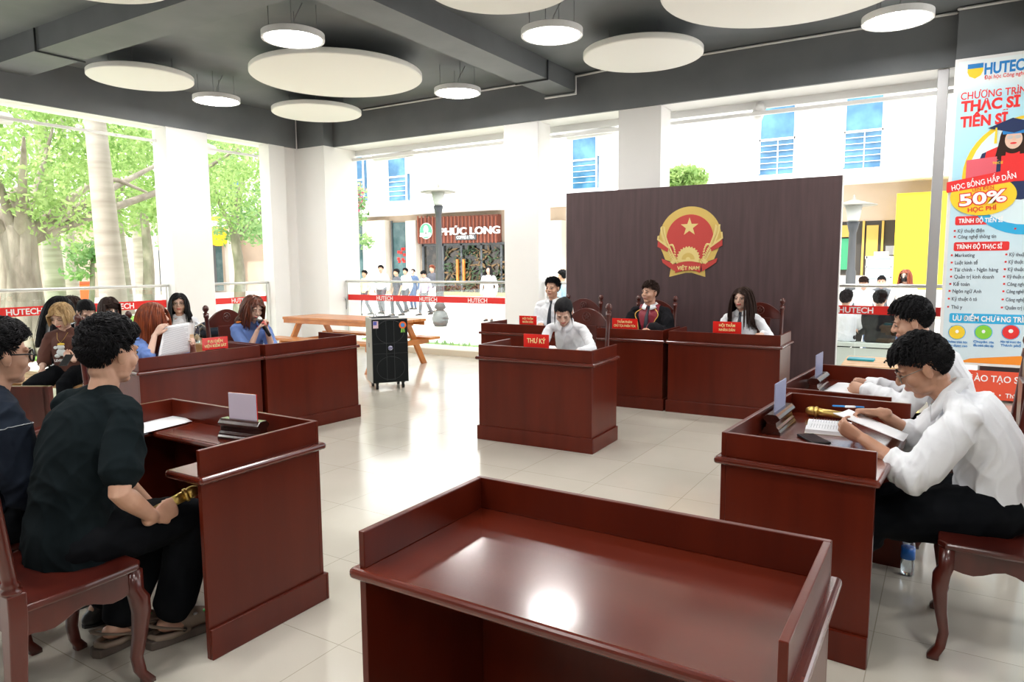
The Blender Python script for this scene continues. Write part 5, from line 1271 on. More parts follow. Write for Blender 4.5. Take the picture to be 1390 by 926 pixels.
for q in (-1, 1): bp('spectacle', circ(gx+q*.035, gz+.015, .028, .02), mat('print_grey2', (.55, .5, .48), .5), .0122)
bp('cap_base', [(gx-.10, gz+.05), (gx+.10, gz+.05), (gx+.11, gz+.13), (gx-.11, gz+.13)], cb, .0125); bp('cap_board', [(gx-.24, gz+.13), (gx-.02, gz+.22), (gx+.24, gz+.13), (gx, gz+.06)], cn_, .014); bp('tassel', [(gx-.17, gz+.13), (gx-.155, gz+.13), (gx-.15, gz-.04), (gx-.175, gz-.04)], cy_, .016)
bp('folder', [(gx-.42, gz-.20), (gx-.14, gz-.18), (gx-.14, gz-.42), (gx-.42, gz-.42)], cp_, .010); bp('folder', [(gx-.10, gz-.18), (gx+.22, gz-.16), (gx+.22, gz-.46), (gx-.10, gz-.46)], cr_, .0115)
bt('THẠC SĨ', 1347, 223, 3, cy_, .03, 14, .014)
# offer badge
X, Z = BF(1334, 266)
bp('badge', circ(X, Z, .31, .215), cy_, .012); mbk = [(X-.35, Z+.05), (X-.35, Z+.17), (X+.34, Z+.29), (X+.34, Z+.15)]; bp('badge_ribbon', mbk, cr_, .0145)
def rt_text(txt, cx, cz, h, m, w, d, ang, bold=.03): return obj('lettering', text_mb(txt, h, bold, width=w, align='CENTER', M=BM @ Matrix.Translation((cx, -d, cz)) @ Matrix.Rotation(-ang, 4, 'Y')), m, pn_)
rt_text('HỌC BỔNG HẤP DẪN', X, Z+.125, .06, cw_, .60, .018, R(10), .02)
rt_text('LÊN ĐẾN', X-.0, Z+.062, .038, cr_, .20, .016, R(6), .01); rt_text('50%', X, Z-.085, .13, cw_, .44, .0185, R(5), .04); rt_text('50%', X, Z-.088, .136, cr_, .46, .0165, R(5), .10); rt_text('HỌC PHÍ', X, Z-.165, .048, cr_, .27, .016, R(4))
# lists
bq(1297, 294, 1371, 306, cr_, rad=.02); bt('TRÌNH ĐỘ TIẾN SĨ', 1301, 303, 6, cw_, .04, 60, .006)
bq(1295, 329, 1370, 341, cr_, rad=.02); bt('TRÌNH ĐỘ THẠC SĨ', 1298, 338, 6, cw_, .04, 62, .006)
lists = [(1299, 316, 'Kỹ thuật điện', 36), (1299, 324, 'Công nghệ thông tin', 52), (1295, 349, 'Marketing', 27), (1295, 359, 'Luật kinh tế', 31), (1294, 368.5, 'Tài chính - Ngân hàng', 60), (1294, 378, 'Quản trị kinh doanh', 54), (1293, 388, 'Kế toán', 22), (1292, 397.5, 'Ngôn ngữ Anh', 39), (1291, 408, 'Kỹ thuật ô tô', 34), (1290, 419, 'Thú y', 15),
         (1381, 313, 'Quản lý xây dựng', 46), (1369, 348, 'Kỹ thuật điện', 36), (1368, 358, 'Kỹ thuật cơ điện tử', 46), (1367, 368, 'Kỹ thuật xây dựng', 46), (1366, 378, 'Kỹ thuật môi trường', 46), (1366, 388, 'Công nghệ thông tin', 50), (1365, 398, 'Công nghệ thực phẩm', 50), (1364, 409, 'Công nghệ sinh học', 48), (1363, 420, 'Quản trị Du lịch', 44)]
for x, y, t, w in lists:
    bt(t, x+1, y, 5.0, ck_, .012, w); X, Z = BF(x-3, y-2.5); bp('bullet', circ(X, Z, .011, .011, 10), cr_, .004)
bq(1289, 425, 1460, 438, cc_, rad=.02); bt('ƯU ĐIỂM CHƯƠNG TRÌNH', 1293, 435, 7, cw_, .04, 110, .006)
for cx, m_, t1, t2 in ((1299, cy_, 'Chương trình học', 'ứng dụng cao'), (1335, cg_, 'Chuyên gia', 'đầu ngành giảng dạy'), (1372, cr_, 'Học tại trung tâm', 'Thành phố')):
    X, Z = BF(cx, 451); bp('icon', circ(X, Z, .085, .085), cc_, .004); bp('icon', circ(X, Z, .078, .078), m_, .0056)
    bp('icon_mark', circ(X, Z+.012, .022, .022, 16) if m_ is cr_ else circ(X, Z+.008, .018, .022, 6), cw_, .0072)
    bt(t1, cx-14, 465, 3.2, cb, .03, 28); bt(t2, cx-14, 470, 3.2, cb, .03, 28)
X0, Z0 = BF(1276, 490); X1, _ = BF(1390, 486); zt_ = BF(1390, 477)[1]
bp('swoosh', [(bx0+.2, bz0+.002), (X1+.6, bz0+.002), (X1+.6, bz0+.17), (X1, bz0+.11), (X1-.5, bz0+.05)], co_, .002)
quad('lower_panel', bx0-.0, bx1, .03, bz0-.08, .0, mat('panel_red_orange', (.78, .09, .04), .45), be, .01)
X, Z = BF(1341, 518); obj('lettering', text_mb('ĐÀO TẠO SAU ĐẠI HỌC', .075, .02, width=1.0, M=BM @ Matrix.Translation((X-.2, -.012, Z))), textw, be)
obj('lettering', text_mb('TS  •  ThS  •  Đào tạo', .05, .02, width=.6, M=BM @ Matrix.Translation((X, -.012, Z-.17))), textw, be)
for x in (.1, 1.75): obj('stand_leg', MB().box(x, x+.06, .02, .08, 0, bz0), metal_w, be)
struct('trim_18', MB().box(-.235, -.12, YB+.06, YB+.19, 0, ZB), mat('post_grey', (.45, .45, .46), .4, .4), .006)   # steel post beside the banner
# louvres above, right of the post
lv = empty('louvre_screen', 'white horizontal louvres between the steel post and the banner', 'louvre', (-.05, YB+.5, 0))
for k in range(9): obj('slat', MB().box(0, .5, 0, .06, 2.2+.17*k, 2.26+.17*k), metal_w, lv)

# ------------------------------------------------------------------ outdoors
pave = noisy(mat('outdoor_paving', (.74, .72, .68), .7), (.70, .68, .64), (.79, .77, .73), .6)
struct('ground', MB().box(-90, 60, -40, 90, -.3, -.15), pave)
grassm = noisy(mat('lawn_grass', (.22, .42, .08), .9), (.17, .36, .06), (.32, .55, .12), 3)
def lawn(name, poly, lab):
    rs = np.random.RandomState(len(lab)); mb = MB(); mb.prism(poly, -.15, -.11)
    x0, x1 = min(p[0] for p in poly), max(p[0] for p in poly); y0, y1 = min(p[1] for p in poly), max(p[1] for p in poly)
    for _ in range(int(min(9000, (x1-x0)*(y1-y0)*60))):
        x, y = x0+(x1-x0)*rs.rand(), y0+(y1-y0)*rs.rand(); a = rs.rand()*PI; c, s_ = .03*math.cos(a), .03*math.sin(a); h = .05+.06*rs.rand(); t = (rs.rand(2)-.5)*.06
        mb.add([(x-c, y-s_, -.11), (x+c, y+s_, -.11), (x+t[0], y+t[1], -.11+h)], [(0, 1, 2)])
    return tag(obj(name, mb, grassm, fix=False), lab, 'grass', kind='stuff')
lawn('lawn', [(-30, 3), (-14.5, 3), (-14.5, 14), (-30, 14)], 'green lawn under the trees beyond the left opening')
lawn('lawn', [(-12, 10.9), (-4, 10.9), (-4, 12.2), (-12, 12.2)], 'strip of bright grass just outside the back glass')

plas = noisy(mat('pale_render', (.78, .72, .64), .8), (.74, .68, .60), (.82, .77, .69), .5); whitew = mat('facade_white', (.86, .86, .86), .8)
beige = noisy(mat('beige_render', (.66, .52, .40), .8), (.46, .37, .29), (.54, .44, .35), .6)
bluegl = noisy(mat('blue_window', (.10, .30, .52), .12, coat=.5), (.025, .11, .22), (.09, .25, .40), 1.2)
shopgl = noisy(mat('shop_interior_glass', (.06, .07, .06), .12, coat=.4), (.008, .010, .009), (.07, .055, .04), 2.2, detail=6, lo=.4, hi=.7)
tealgl = noisy(mat('teal_window', (.08, .22, .24), .15, coat=.4), (.03, .09, .10), (.10, .18, .19), 1.5)
brownsl = mat('brown_slats', (.16, .045, .03), .6); dkframe = mat('dark_frame', (.08, .09, .10), .4)
YS = 32.0
def SF(x, y, Y=YS): p = atY(x, y, Y); return p.x, p.z
be2 = empty('shop_building', 'pale building with a coffee shop, blue upper windows and beige columns beyond the back glass', 'building', (-20, YS, -.15))
SM = Matrix.Translation((20, 0, .15))
def sb(name, x0, y0, x1, y1, d0, d1, m, par, Y=YS, off=SM):
    X0, _ = SF(x0, (y0+y1)/2, Y); X1, _ = SF(x1, (y0+y1)/2, Y); xm = (x0+x1)/2; Z1 = SF(xm, y0, Y)[1]; Z0 = SF(xm, y1, Y)[1]
    return obj(name, MB().box(X0, X1, -d1, -d0, Z0, Z1, M=off), m, par)
xL = -46; xR = -9.5; zc1 = SF(600, 287)[1]
obj('upper_wall', MB().box(xL, xR, 0, 4, zc1, 14, M=SM), whitew, be2); obj('lower_wall', MB().box(xL, xR, .0, 4, -.15, zc1, M=SM), beige, be2)
obj('cornice', MB().box(xL, xR, -1.6, 0, zc1-.12, zc1+.35, M=SM), whitew, be2); obj('upper_band', MB().box(-27.5, xR, -.25, 0, SF(590, 233)[1], 14, M=SM), whitew, be2)
for x0, y0, x1, y1 in ((484, 214, 498, 274), (532, 206, 556, 273), (781, 177, 813, 256)):
    w = sb('window', x0, y0, x1, y1, 0, .30, bluegl, be2)
    ym = (y0*.48+y1*.52); sb('frame', x0-1, ym-1, x1+1, ym+1, .30, .36, metal_w, w); sb('frame', x0-1, y0-1, x0+.3, y1, .30, .36, metal_w, w); sb('frame', x1-.3, y0-1, x1+1, y1, .30, .36, metal_w, w)
    for k in range(4): sb('grille', x0, ym+(y1-ym)*(k+1)/5-.3, x1, ym+(y1-ym)*(k+1)/5+.3, .30, .34, metal_w, w)
for x0, x1 in ((501, 531), (559, 572), (746, 768)): sb('pilaster', x0, 300, x1, 402, 0, .5, plas, be2)
for x0, x1 in ((484, 500), (536, 557)):
    w = sb('window', x0, 302, x1, 398, .02, .12, tealgl, be2); sb('frame', x0-1.5, 300, x0, 398, .1, .2, dkframe, w)
for i in range(9):
    a = i*40; sb('decal', 547+4*math.cos(a)-1.6, 346+9*math.sin(a*1.3)-1.8, 547+4*math.cos(a)+1.6, 346+9*math.sin(a*1.3)+1.8, .13, .15, red, be2)
sg = sb('shop_sign', 574, 294, 682, 330, .1, .45, brownsl, be2)
for k in range(22): sb('sign_slat', 574+k*5, 294, 575.6+k*5, 330, .45, .5, mat('slat_red_brown', (.28, .08, .045), .6), sg)
X, Z = SF(586, 314); obj('logo_disc', MB().prism(circ(X, Z, .40, .40), -.56, -.5, M=SM, ax='y'), mat('logo_green', (.12, .5, .28), .5), sg); obj('logo_ring', MB().prism(circ(X, Z, .45, .45), -.51, -.48, M=SM, ax='y'), textw, sg); obj('logo_leaf', MB().prism(circ(X+.05, Z+.08, .16, .24), -.6, -.56, M=SM, ax='y').prism([(X-.4, Z-.32), (X+.4, Z-.32), (X+.36, Z-.1), (X-.36, Z-.1)], -.6, -.56, M=SM, ax='y'), textw, sg)
X, Z = SF(600, 319.5); X2, Z2 = SF(681, 319.5); obj('lettering', text_mb('PHÚC LONG', Z2-Z+.50, .03, width=(X2-X)*.985, depth=.1, M=SM @ Matrix.Translation((X+.3, -.56, Z-.02))), textw, sg)
sp3 = sb('sign_plaque', 626, 319.5, 654, 326, .5, .55, dkframe, sg); X, Z = SF(628, 324.8); X2, _ = SF(652, 324); obj('lettering', text_mb('COFFEE & TEA', .17, .05, width=X2-X, M=SM @ Matrix.Translation((X, -.57, Z))), textw, sg)
dr = sb('shopfront', 576, 331, 700, 402, .0, .08, shopgl, be2)
for x in (576, 603, 628, 655, 682): sb('mullion', x, 331, x+2.6, 402, .08, .2, dkframe, dr)
sb('mullion', 576, 330, 700, 333, .08, .2, dkframe, dr)
for x in (623.5, 632): sb('door_handle', x, 352, x+2.6, 383, .2, .3, orange_wood, dr)
sb('door_plinth', 603, 397, 700, 402, .08, .25, mat('yellow_step', (.6, .45, .12), .6), dr)
pot = empty('shop_planting', 'green and ochre plants with seated figures seen in the coffee shop window', 'plants', (-22, YS-.3, -.15)); pot['kind'] = 'stuff'
rs = np.random.RandomState(5)
for name, m_, n_ in (('green_leaves', mat('shop_leaf', (.03, .06, .025), .6), 150), ('ochre_leaves', mat('shop_leaf_ochre', (.14, .085, .035), .6), 90)):
    mb = MB()
    for _ in range(n_):
        X, Z = SF(606+90*rs.rand(), 336+58*rs.rand()); a = rs.rand()*6.3; l = .25+.4*rs.rand(); dx, dz = math.cos(a)*l, math.sin(a)*l
        mb.prism([(X, Z), (X+dx*.5-dz*.10, Z+dz*.5+dx*.10), (X+dx, Z+dz), (X+dx*.5+dz*.10, Z+dz*.5-dx*.10)], -.0, .02, M=Matrix.Translation((22, .1, .15)), ax='y')
    obj(name, mb, m_, pot)

# right building with yellow wall and open kiosk
YR = 25.0
rb = empty('canteen_building', 'white building with blue windows and a yellow wall right of the dark board', 'building', (0, YR, -.15)); RMx = Matrix.Translation((0, 0, .15))
def rbx(name, x0, y0, x1, y1, d0, d1, m, par=None, Y=YR): return sb(name, x0, y0, x1, y1, d0, d1, m, par or rb, Y, RMx)
zr = SF(1200, 246, YR)[1]
obj('upper_wall', MB().box(-9.2, 12, 0, 4, zr, 14, M=RMx), whitew, rb); obj('lower_band', MB().box(-9.2, 12, 0, 3, SF(1200, 300, YR)[1], zr, M=RMx), beige, rb)
obj('canopy', MB().box(-9.2, 12, -1.2, 0, zr-.05, zr+.3, M=RMx), whitew, rb)
for x0, y0, x1, y1 in ((1032, 132, 1081, 237), (1147, 118, 1200, 228)):
    w = rbx('window', x0, y0, x1, y1, 0, .1, bluegl); ym = y0+(y1-y0)*.55
    for xx in (x0, x1-2): rbx('frame', xx, y0, xx+2, y1, .1, .16, metal_w, w)
    rbx('frame', x0, ym-1.5, x1, ym+1.5, .1, .16, metal_w, w); rbx('frame', (x0+x1)/2-.7, ym, (x0+x1)/2+.7, y1, .1, .14, metal_w, w)
    for k in range(5): rbx('grille', x0, ym+(y1-ym)*(k+1)/6-.4, x1, ym+(y1-ym)*(k+1)/6+.4, .1, .14, metal_w, w)
yel = mat('yellow_paint', (.85, .62, .02), .7); ochre = mat('ochre_paint', (.50, .34, .08), .7)
rbx('yellow_wall', 1217, 264, 1300, 392, .0, .9, yel); rbx('ochre_panel', 1176, 306, 1192, 352, .03, .1, ochre); rbx('ochre_panel', 1138, 306, 1156, 322, .03, .1, ochre); rbx('green_panel', 1138, 324, 1152, 366, .03, .1, mat('green_panel', (.03, .25, .12), .6))
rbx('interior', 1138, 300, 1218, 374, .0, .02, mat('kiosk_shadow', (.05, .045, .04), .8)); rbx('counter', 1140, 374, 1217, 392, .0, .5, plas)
for x in (1170, 1196): rbx('mullion', x, 300, x+3, 374, .03, .12, ochre)
ks = empty('display_fridge', 'white glass display cabinet in front of the canteen counter', 'cabinet', (*SF(1192, 392, 22.)[0:1], 22., -.15)); KM = Matrix.Translation((-ks.location.x, 0, .15))
for (x0, y0, x1, y1) in ((1177, 348, 1212, 351), (1177, 361, 1212, 363), (1177, 375, 1212, 377), (1177, 348, 1179, 398), (1210, 348, 1212, 398)): sb('frame', x0, y0, x1, y1, 0, .5, metal_w, ks, 22., KM)
sb('glass', 1179, 351, 1210, 390, .0, .48, mat('fridge_glass', (.35, .42, .45), .15), ks, 22., KM); sb('top_box', 1188, 342, 1207, 348, 0, .4, metal_w, ks, 22., KM)
sb('coffee_machine', 1203, 334, 1214, 346, 0, .3, steel, ks, 22., KM)

# far left building
XF = -42.
lb = empty('college_building', 'long beige building with tall windows behind the left trees', 'building', (XF, 18, -.15)); LM = Matrix.Translation((-XF, -18, .15))
def LF(x, y): p = atX(x, y, XF); return p.y, p.z
obj('wall', MB().box(XF-4, XF, 14, 60, -.15, LF(180, 302)[1], M=LM), beige, lb); obj('upper_wall', MB().box(XF-6, XF-1.2, 14, 60, LF(180, 302)[1], 12, M=LM), whitew, lb)
obj('roof_edge', MB().box(XF-2, XF+.8, 14, 60, LF(180, 302)[1]-.1, LF(180, 302)[1]+.3, M=LM), whitew, lb)
for x0, y0, x1, y1, m_ in ((179, 318, 187, 368, tealgl), (216, 340, 232, 395, tealgl), (291, 330, 301, 395, tealgl), (344, 330, 356, 395, tealgl), (314, 220, 322, 290, bluegl), (344, 235, 356, 275, bluegl)):
    Y0, _ = LF(x0, (y0+y1)/2); Y1, _ = LF(x1, (y0+y1)/2); Z1 = LF(x0, y0)[1]; Z0 = LF(x0, y1)[1]
    w = obj('window', MB().box(XF, XF+.12, Y0, Y1, Z0, Z1, M=LM), m_, lb); obj('frame', MB().box(XF+.1, XF+.2, Y0-.2, Y0, Z0, Z1, M=LM), dkframe, w)
for x0, x1 in ((168, 176), (202, 210), (305, 312), (330, 338)):
    Y0, _ = LF(x0, 350); Y1, _ = LF(x1, 350); obj('pilaster', MB().box(XF, XF+.4, Y0, Y1, -.15, LF(180, 302)[1], M=LM), plas, lb)
Y0, z_ = LF(292, 314); obj('sign', MB().prism([(Y0+1.0*math.cos(R(a)), z_+1.0*math.sin(R(a))) for a in range(0, 360, 20)], XF+.2, XF+.35, M=LM, ax='x'), cy_, lb)

# ------------------------------------------------------------------ street lamps
def lamp_post(lab, p, h, s=1., bulb=True):
    e = empty('street_lamp', lab, 'street lamp', (p[0], p[1], -.15))
    obj('pole', MB().lathe([(.16, 0), (.21, .08), (.24, .22), (.19, .38), (.10, .48), (.16, .52), (.16, .56), (.12, .64), (.11, 1.5), (.09, 1.56), (.08, h-.75), (.09, h-.72), (.14, h-.5)], n=20), mat('lamp_pole_grey', (.07, .075, .08), .5, .3), e)
    obj('lantern', MB().lathe([(.10, h-.5), (.13, h-.44), (.19, h-.12), (.1, h-.1)], n=20), mat('lantern_glass', (.5, .52, .5), .3), e)
    obj('shade', MB().lathe([(.1, h-.11), (.50, h-.13), (.50, h-.11), (.16, h-.02), (.04, h+.02), (.03, h+.1), (.001, h+.14)], n=28), mat('lamp_shade_grey', (.22, .22, .19), .5), e)
    return e
def post_at(lab, px, base_y, top_y): 
    p = atZ(px, base_y, -.15); d = p.xy.length; q = ray(px, top_y); t = d/q.xy.length; h = EYE+q.z*t+.15; return lamp_post(lab, p, h)
post_at('grey street lamp with flat shade before the coffee shop', 598, 443, 255)
lamp_post('grey street lamp with conical shade right of the dark board', (-1.99, 18.5), EYE+(ray(1161, 272).z/ray(1161, 272).y)*18.5+.15)
lamp_post('dark street lamp among the trees beyond the left glass', (-28.6, 12.9), 3.9)

# ------------------------------------------------------------------ trees
bark = noisy(mat('pale_bark', (.46, .40, .32), .85), (.20, .17, .135), (.40, .36, .30), 3, (1, 1, .35), 6, bump=.6, bscale=9, bdist=.05)
palmb = noisy(mat('palm_bark', (.66, .60, .50), .8), (.36, .32, .27), (.50, .46, .40), 2, (.3, .3, 3.), 4, bump=.25, bscale=6)
def leafmat(name, c1, c2):
    m = noisy(mat(name, c1, .55), c1, c2, 2.2, lo=.38, hi=.62); t = m.node_tree; b = t.nodes['Principled BSDF']; o = t.nodes['Material Output']
    tr = nd(m, 'ShaderNodeBsdfTranslucent'); mx = nd(m, 'ShaderNodeMixShader'); mx.inputs[0].default_value = .5
    src = b.inputs['Base Color'].links[0].from_socket; lk(m, src, tr.inputs[0]); lk(m, b.outputs[0], mx.inputs[1]); lk(m, tr.outputs[0], mx.inputs[2]); lk(m, mx.outputs[0], o.inputs['Surface'])
    return m
leaf1 = leafmat('ficus_leaf', (.26, .42, .13), (.52, .66, .28)); leaf2 = leafmat('leaf_mid_green', (.20, .37, .15), (.42, .58, .28))
def leaves(clusters, n, size, seed, par, m):
    """leaf blades scattered in a crown made of ellipsoidal clumps"""
    rs = np.random.RandomState(seed); w = np.array([c[1][0]*c[1][1]*c[1][2] for c in clusters]); w = w/w.sum(); idx = rs.choice(len(clusters), n, p=w)
    C = np.array([c[0] for c in clusters])[idx]; Rr = np.array([c[1] for c in clusters])[idx]
    g = rs.randn(n, 3); g /= np.linalg.norm(g, axis=1)[:, None]; P = C+g*Rr*(rs.rand(n, 1)**.45)
    a = rs.randn(n, 3); a /= np.linalg.norm(a, axis=1)[:, None]; b = np.cross(a, rs.randn(n, 3)); b /= np.linalg.norm(b, axis=1)[:, None]
    s_ = size*(.6+.8*rs.rand(n, 1)); v = np.stack([P-a*s_, P-b*s_*.5-a*s_*.1, P+a*s_, P+b*s_*.5-a*s_*.1], 1).reshape(-1, 3)
    me = bpy.data.meshes.new('foliage'); me.vertices.add(4*n); me.vertices.foreach_set('co', v.astype(np.float32).ravel()); me.loops.add(4*n); me.loops.foreach_set('vertex_index', np.arange(4*n, dtype=np.int32))
    me.polygons.add(n); me.polygons.foreach_set('loop_start', np.arange(0, 4*n, 4, dtype=np.int32)); me.materials.append(m); me.update(); me.validate()
    o = bpy.data.objects.new('foliage', me); COL.objects.link(o); o.parent = par; return o
def tree(name, lab, loc, trunk, branches, clusters, n, size, seed, tm=bark, lm=leaf1):
    e = empty(name, lab, 'tree', (*loc, -.15))
    mb = MB()
    for pts, r in trunk: stube(mb, pts, r, 12, 4)
    obj('trunk', mb, tm, e)
    for pts, r in branches: obj('branch', (lambda q: (stube(q, pts, r, 8, 3), q)[1])(MB()), tm, e)
    if clusters: leaves(clusters, n, size, seed, e, lm)
    return e
fx, fy = atX(30, 400, -15.5).xy
rt = []
for i in range(9):
    a = i*.7+.2; r0 = .42; rt.append(([(r0*1.5*math.cos(a), r0*1.5*math.sin(a), -.05), (r0*.75*math.cos(a), r0*.75*math.sin(a), .5), (r0*.5*math.cos(a+.3), r0*.5*math.sin(a+.3), 1.5), (.22*math.cos(a+.6), .22*math.sin(a+.6), 2.6)], [.16, .15, .13, .12]))
rs = np.random.RandomState(3)
crown = []
for i in range(60): crown.append(((rs.uniform(-4.5, 1.0), rs.uniform(-5.5, 8), rs.uniform(2.7, 6.6)), (rs.uniform(.6, 1.2), rs.uniform(.7, 1.4), rs.uniform(.3, .8))))
br_ = []
for dy, dz, b in ((-2.2, 4.2, .3), (1.0, 4.6, -.3), (3.2, 4.3, .4), (-.9, 5.4, .6), (5.2, 4.8, .2), (2.0, 3.3, .8), (-.5, 4.0, 1.2)):
    br_.append(([(0, 0, 2.2), (b*.5, dy*.3, 2.9), (b, dy*.65, 3.2+dz*.1), (b*1.4, dy, dz)], [.13, .09, .06, .025]))
tree('ficus_tree', 'big old ficus with grey knotted trunk and bright leaves outside the left opening', (fx, fy), rt+[([(0, 0, 0), (.05, 0, 1.2), (0, -.05, 2.5), (.1, 0, 3.1)], [.42, .30, .28, .20])], br_, crown, 26000, .062, 1)
crown2 = [((rs.uniform(-1.8, 1.8), rs.uniform(-2, 3.), rs.uniform(2.6, 6.5)), (rs.uniform(.5, .9), rs.uniform(.5, 1.), rs.uniform(.35, .7))) for i in range(26)]
tx, ty = atX(322, 400, -19).xy
tree('street_tree', 'leafy tree with slender pale trunk in the narrow left opening', (tx, ty), [([(0, 0, 0), (.05, .1, 1.5), (-.1, .1, 3.0), (.1, .3, 4.4)], [.2, .16, .13, .08])], [([(-.1, .1, 2.8), (.2, -.6, 3.6), (.3, -1.1, 4.8)], [.09, .06, .03]), ([(-.1, .1, 2.6), (.2, .8, 3.4), (.2, 1.6, 4.6)], [.09, .06, .03])], crown2, 5200, .09, 2, lm=leaf2)
crown3 = [((rs.uniform(-2.5, 2.5), rs.uniform(-5, 5), rs.uniform(3.2, 8.5)), (rs.uniform(.9, 1.6), rs.uniform(1., 1.8), rs.uniform(.5, 1.))) for i in range(34)]
tx, ty = atX(200, 400, -25).xy
tree('street_tree', 'spreading green tree behind the palm trunk beyond the left glass', (tx, ty), [([(0, 0, 0), (.05, .1, 2), (-.1, .1, 4.0)], [.22, .18, .12])], [([(-.1, .1, 3.8), (0, -1, 4.8), (0, -2, 6)], [.1, .07, .03]), ([(-.1, .1, 3.6), (0, 1, 4.6), (0, 2.4, 5.6)], [.1, .07, .03])], crown3, 9000, .13, 5, lm=leaf1)
def palm(lab, px, X, w, lean, H=7., seed=1):
    p = atX(px, 400, X); e = empty('palm_tree', lab, 'tree', (p.x, p.y, -.15)); obj('trunk', (lambda q: (stube(q, [(0, 0, 0), (0, lean*.2, H*.2), (0, lean*.55, H*.55), (0, lean, H)], [w, w*.92, w*.7, w*.5], 16, 5), q)[1])(MB()), palmb, e)
    for k in range(9):
        a = k*.7+seed; mb = MB(); pts = [Vector((math.cos(a)*r, lean+math.sin(a)*r, H+.9*math.sin(r*1.1)-.12*r*r)) for r in np.linspace(0, 2.6, 9)]; mb.tube(pts, [.03]*9, 5)
        for i in range(1, 9):
            for q in (-1, 1):
                s_ = Vector((-math.sin(a), math.cos(a), -.35))*q*.7; d = (pts[i]-pts[i-1])
                mb.add([pts[i], pts[i]+d*.25, pts[i]+s_+d*.9], [(0, 1, 2)])
        obj('frond', mb, leaf2, e, fix=False)
palm('thick white palm trunk leaning left, nearest beyond the left glass', 157, -12.9, .235, -.30, 8.5)
palm('grey palm trunk between the ficus and the white palm', 76, -27, .34, -.1, 9, 2)
palm('grey palm trunk right beside the dark street lamp', 96, -30, .33, .1, 9, 3)
palm('grey palm trunk just right of the white palm trunk', 170, -26, .3, -.5, 9, 4)
palm('pale palm trunk before the teal window of the beige building', 197, -29, .32, -.3, 9, 5)
bx_, by_ = atZ(119, 400, -.15).xy
tree('young_tree', 'thin young tree with few leaves by the orange bin', atX(120, 400, -24).xy, [([(0, 0, 0), (.1, .1, 1.2), (-.1, .3, 2.6)], [.1, .08, .04])], [], [((0, .2, 2.2), (.5, .9, .4)), ((-.1, -.2, 1.6), (.4, .6, .3))], 500, .1, 8, lm=leaf2)
tree('flowering_bush', 'bougainvillea sprays hanging at the left edge of the back opening', atY(487, 400, 14.5).xy, [([(0, 0, 0), (0, 0, 1.5), (.05, 0, 3)], [.06, .05, .03])], [([(0, 0, 2.2), (.1, 0, 3.2), (.2, 0, 4.0)], [.03, .02, .01])], [((.15, 0, 3.4), (.22, .3, .7)), ((.25, 0, 2.4), (.3, .3, .25))], 420, .06, 9, lm=leaf2)
tree('roof_shrub', 'small green shrub top peeking above the dark board', atY(926, 400, 19).xy, [([(0, 0, 0), (0, 0, 2), (0, 0, 3.6)], [.08, .06, .04])], [], [((0, 0, 4.02), (.65, .5, .35))], 1500, .09, 10, lm=leaf1)
# bougainvillea petals
fb = leafmat('petal_pink', (.7, .08, .2), (.85, .2, .35)); pe = tag(empty_part('flower_spray', None), 'pink flowers of the bougainvillea in the back opening', 'flowers'); pe.location = (*atY(487, 400, 14.4).xy, 0); leaves([((.12, 0, 3.5), (.2, .2, .5))], 60, .04, 12, pe, fb)

# ------------------------------------------------------------------ car, bin, white tables
cx_, cy__ = atX(66, 412, -17).xy
car = empty('car', 'red car parked behind the ficus, partly hidden by the spectators', 'car', (-23.2, 7.7, -.15), R(70))
carp = mat('car_red', (.55, .012, .03), .25, coat=.8)
prof = [(-2.1, .3), (-2.15, .7), (-1.9, .9), (-1.25, .98), (-.7, 1.38), (.6, 1.42), (1.3, 1.02), (2.05, .85), (2.15, .55), (2.1, .3)]
obj('bodywork', MB().loft([[(x, y*(1 if z < 1 else .82), z) for x, z in prof] for y in (-.82, -.78, .78, .82)], sm=False), carp, car, .03)
obj('windscreen', MB().prism([(-1.15, 1.0), (-.68, 1.34), (.55, 1.37), (1.15, 1.02)], -.80, .80, ax='y'), mat('car_glass', (.03, .04, .05), .08), car, .01)
for x in (-1.35, 1.35):
    for y in (-.74, .74): obj('wheel', MB().tube([(x, y-.1, .32), (x, y+.1, .32)], .32, 22, ends=False), black, car)
for y in (-.6, .6): obj('headlamp', MB().ell((2.08, y, .68), (.08, .16, .08)), metal_w, car)
bi = empty('litter_bin', 'orange litter bin in the distance beyond the left glass', 'bin', (*atX(103, 400, -33).xy, -.15)); obj('tub', MB().loft([[(a*w, b*w, z) for a, b in ((-1, -1), (1, -1), (1, 1), (-1, 1))] for z, w in ((0, .36), (1.0, .44))], sm=False), mat('bin_orange', (.8, .16, .03), .5), bi, .03); obj('lid', MB().box(-.48, .48, -.48, .48, 1.0, 1.12), mat('bin_lid', (.6, .1, .03), .5), bi, .03)
# ------------------------------------------------------------------ outdoor bench and table on the right
p_ = atY(1170, 465, 12.2); ob = empty('garden_bench', 'pale grey green bench with solid back outside, seen from behind', 'bench', (p_.x, 12.2, -.15)); pg_ = mat('bench_pale_green', (.62, .68, .62), .6)
H_ = p_.z+.15
obj('top_rail', MB().box(-1.1, .8, -.03, .03, H_-.07, H_), pg_, ob, .01); obj('back_board', MB().box(-1.05, .75, .0, .03, H_-.40, H_-.09), pg_, ob, .006); obj('seat', MB().box(-1.1, .8, 0, .42, .42, .46), pg_, ob, .006)
for x in (-1.1, -.62, .72): obj('leg', MB().box(x, x+.08, -.03, .03, 0, H_), pg_, ob, .006)
for x in (-1.1, .72): obj('front_leg', MB().box(x, x+.07, .35, .41, 0, .44), pg_, ob, .006)
q_ = atZ(1180, 495, .62); picnic('low pale wooden table with sunglasses on it before the right glass', (q_.x+.18, q_.y+.25), R(2), .85, m=pale_wood, H=.62)
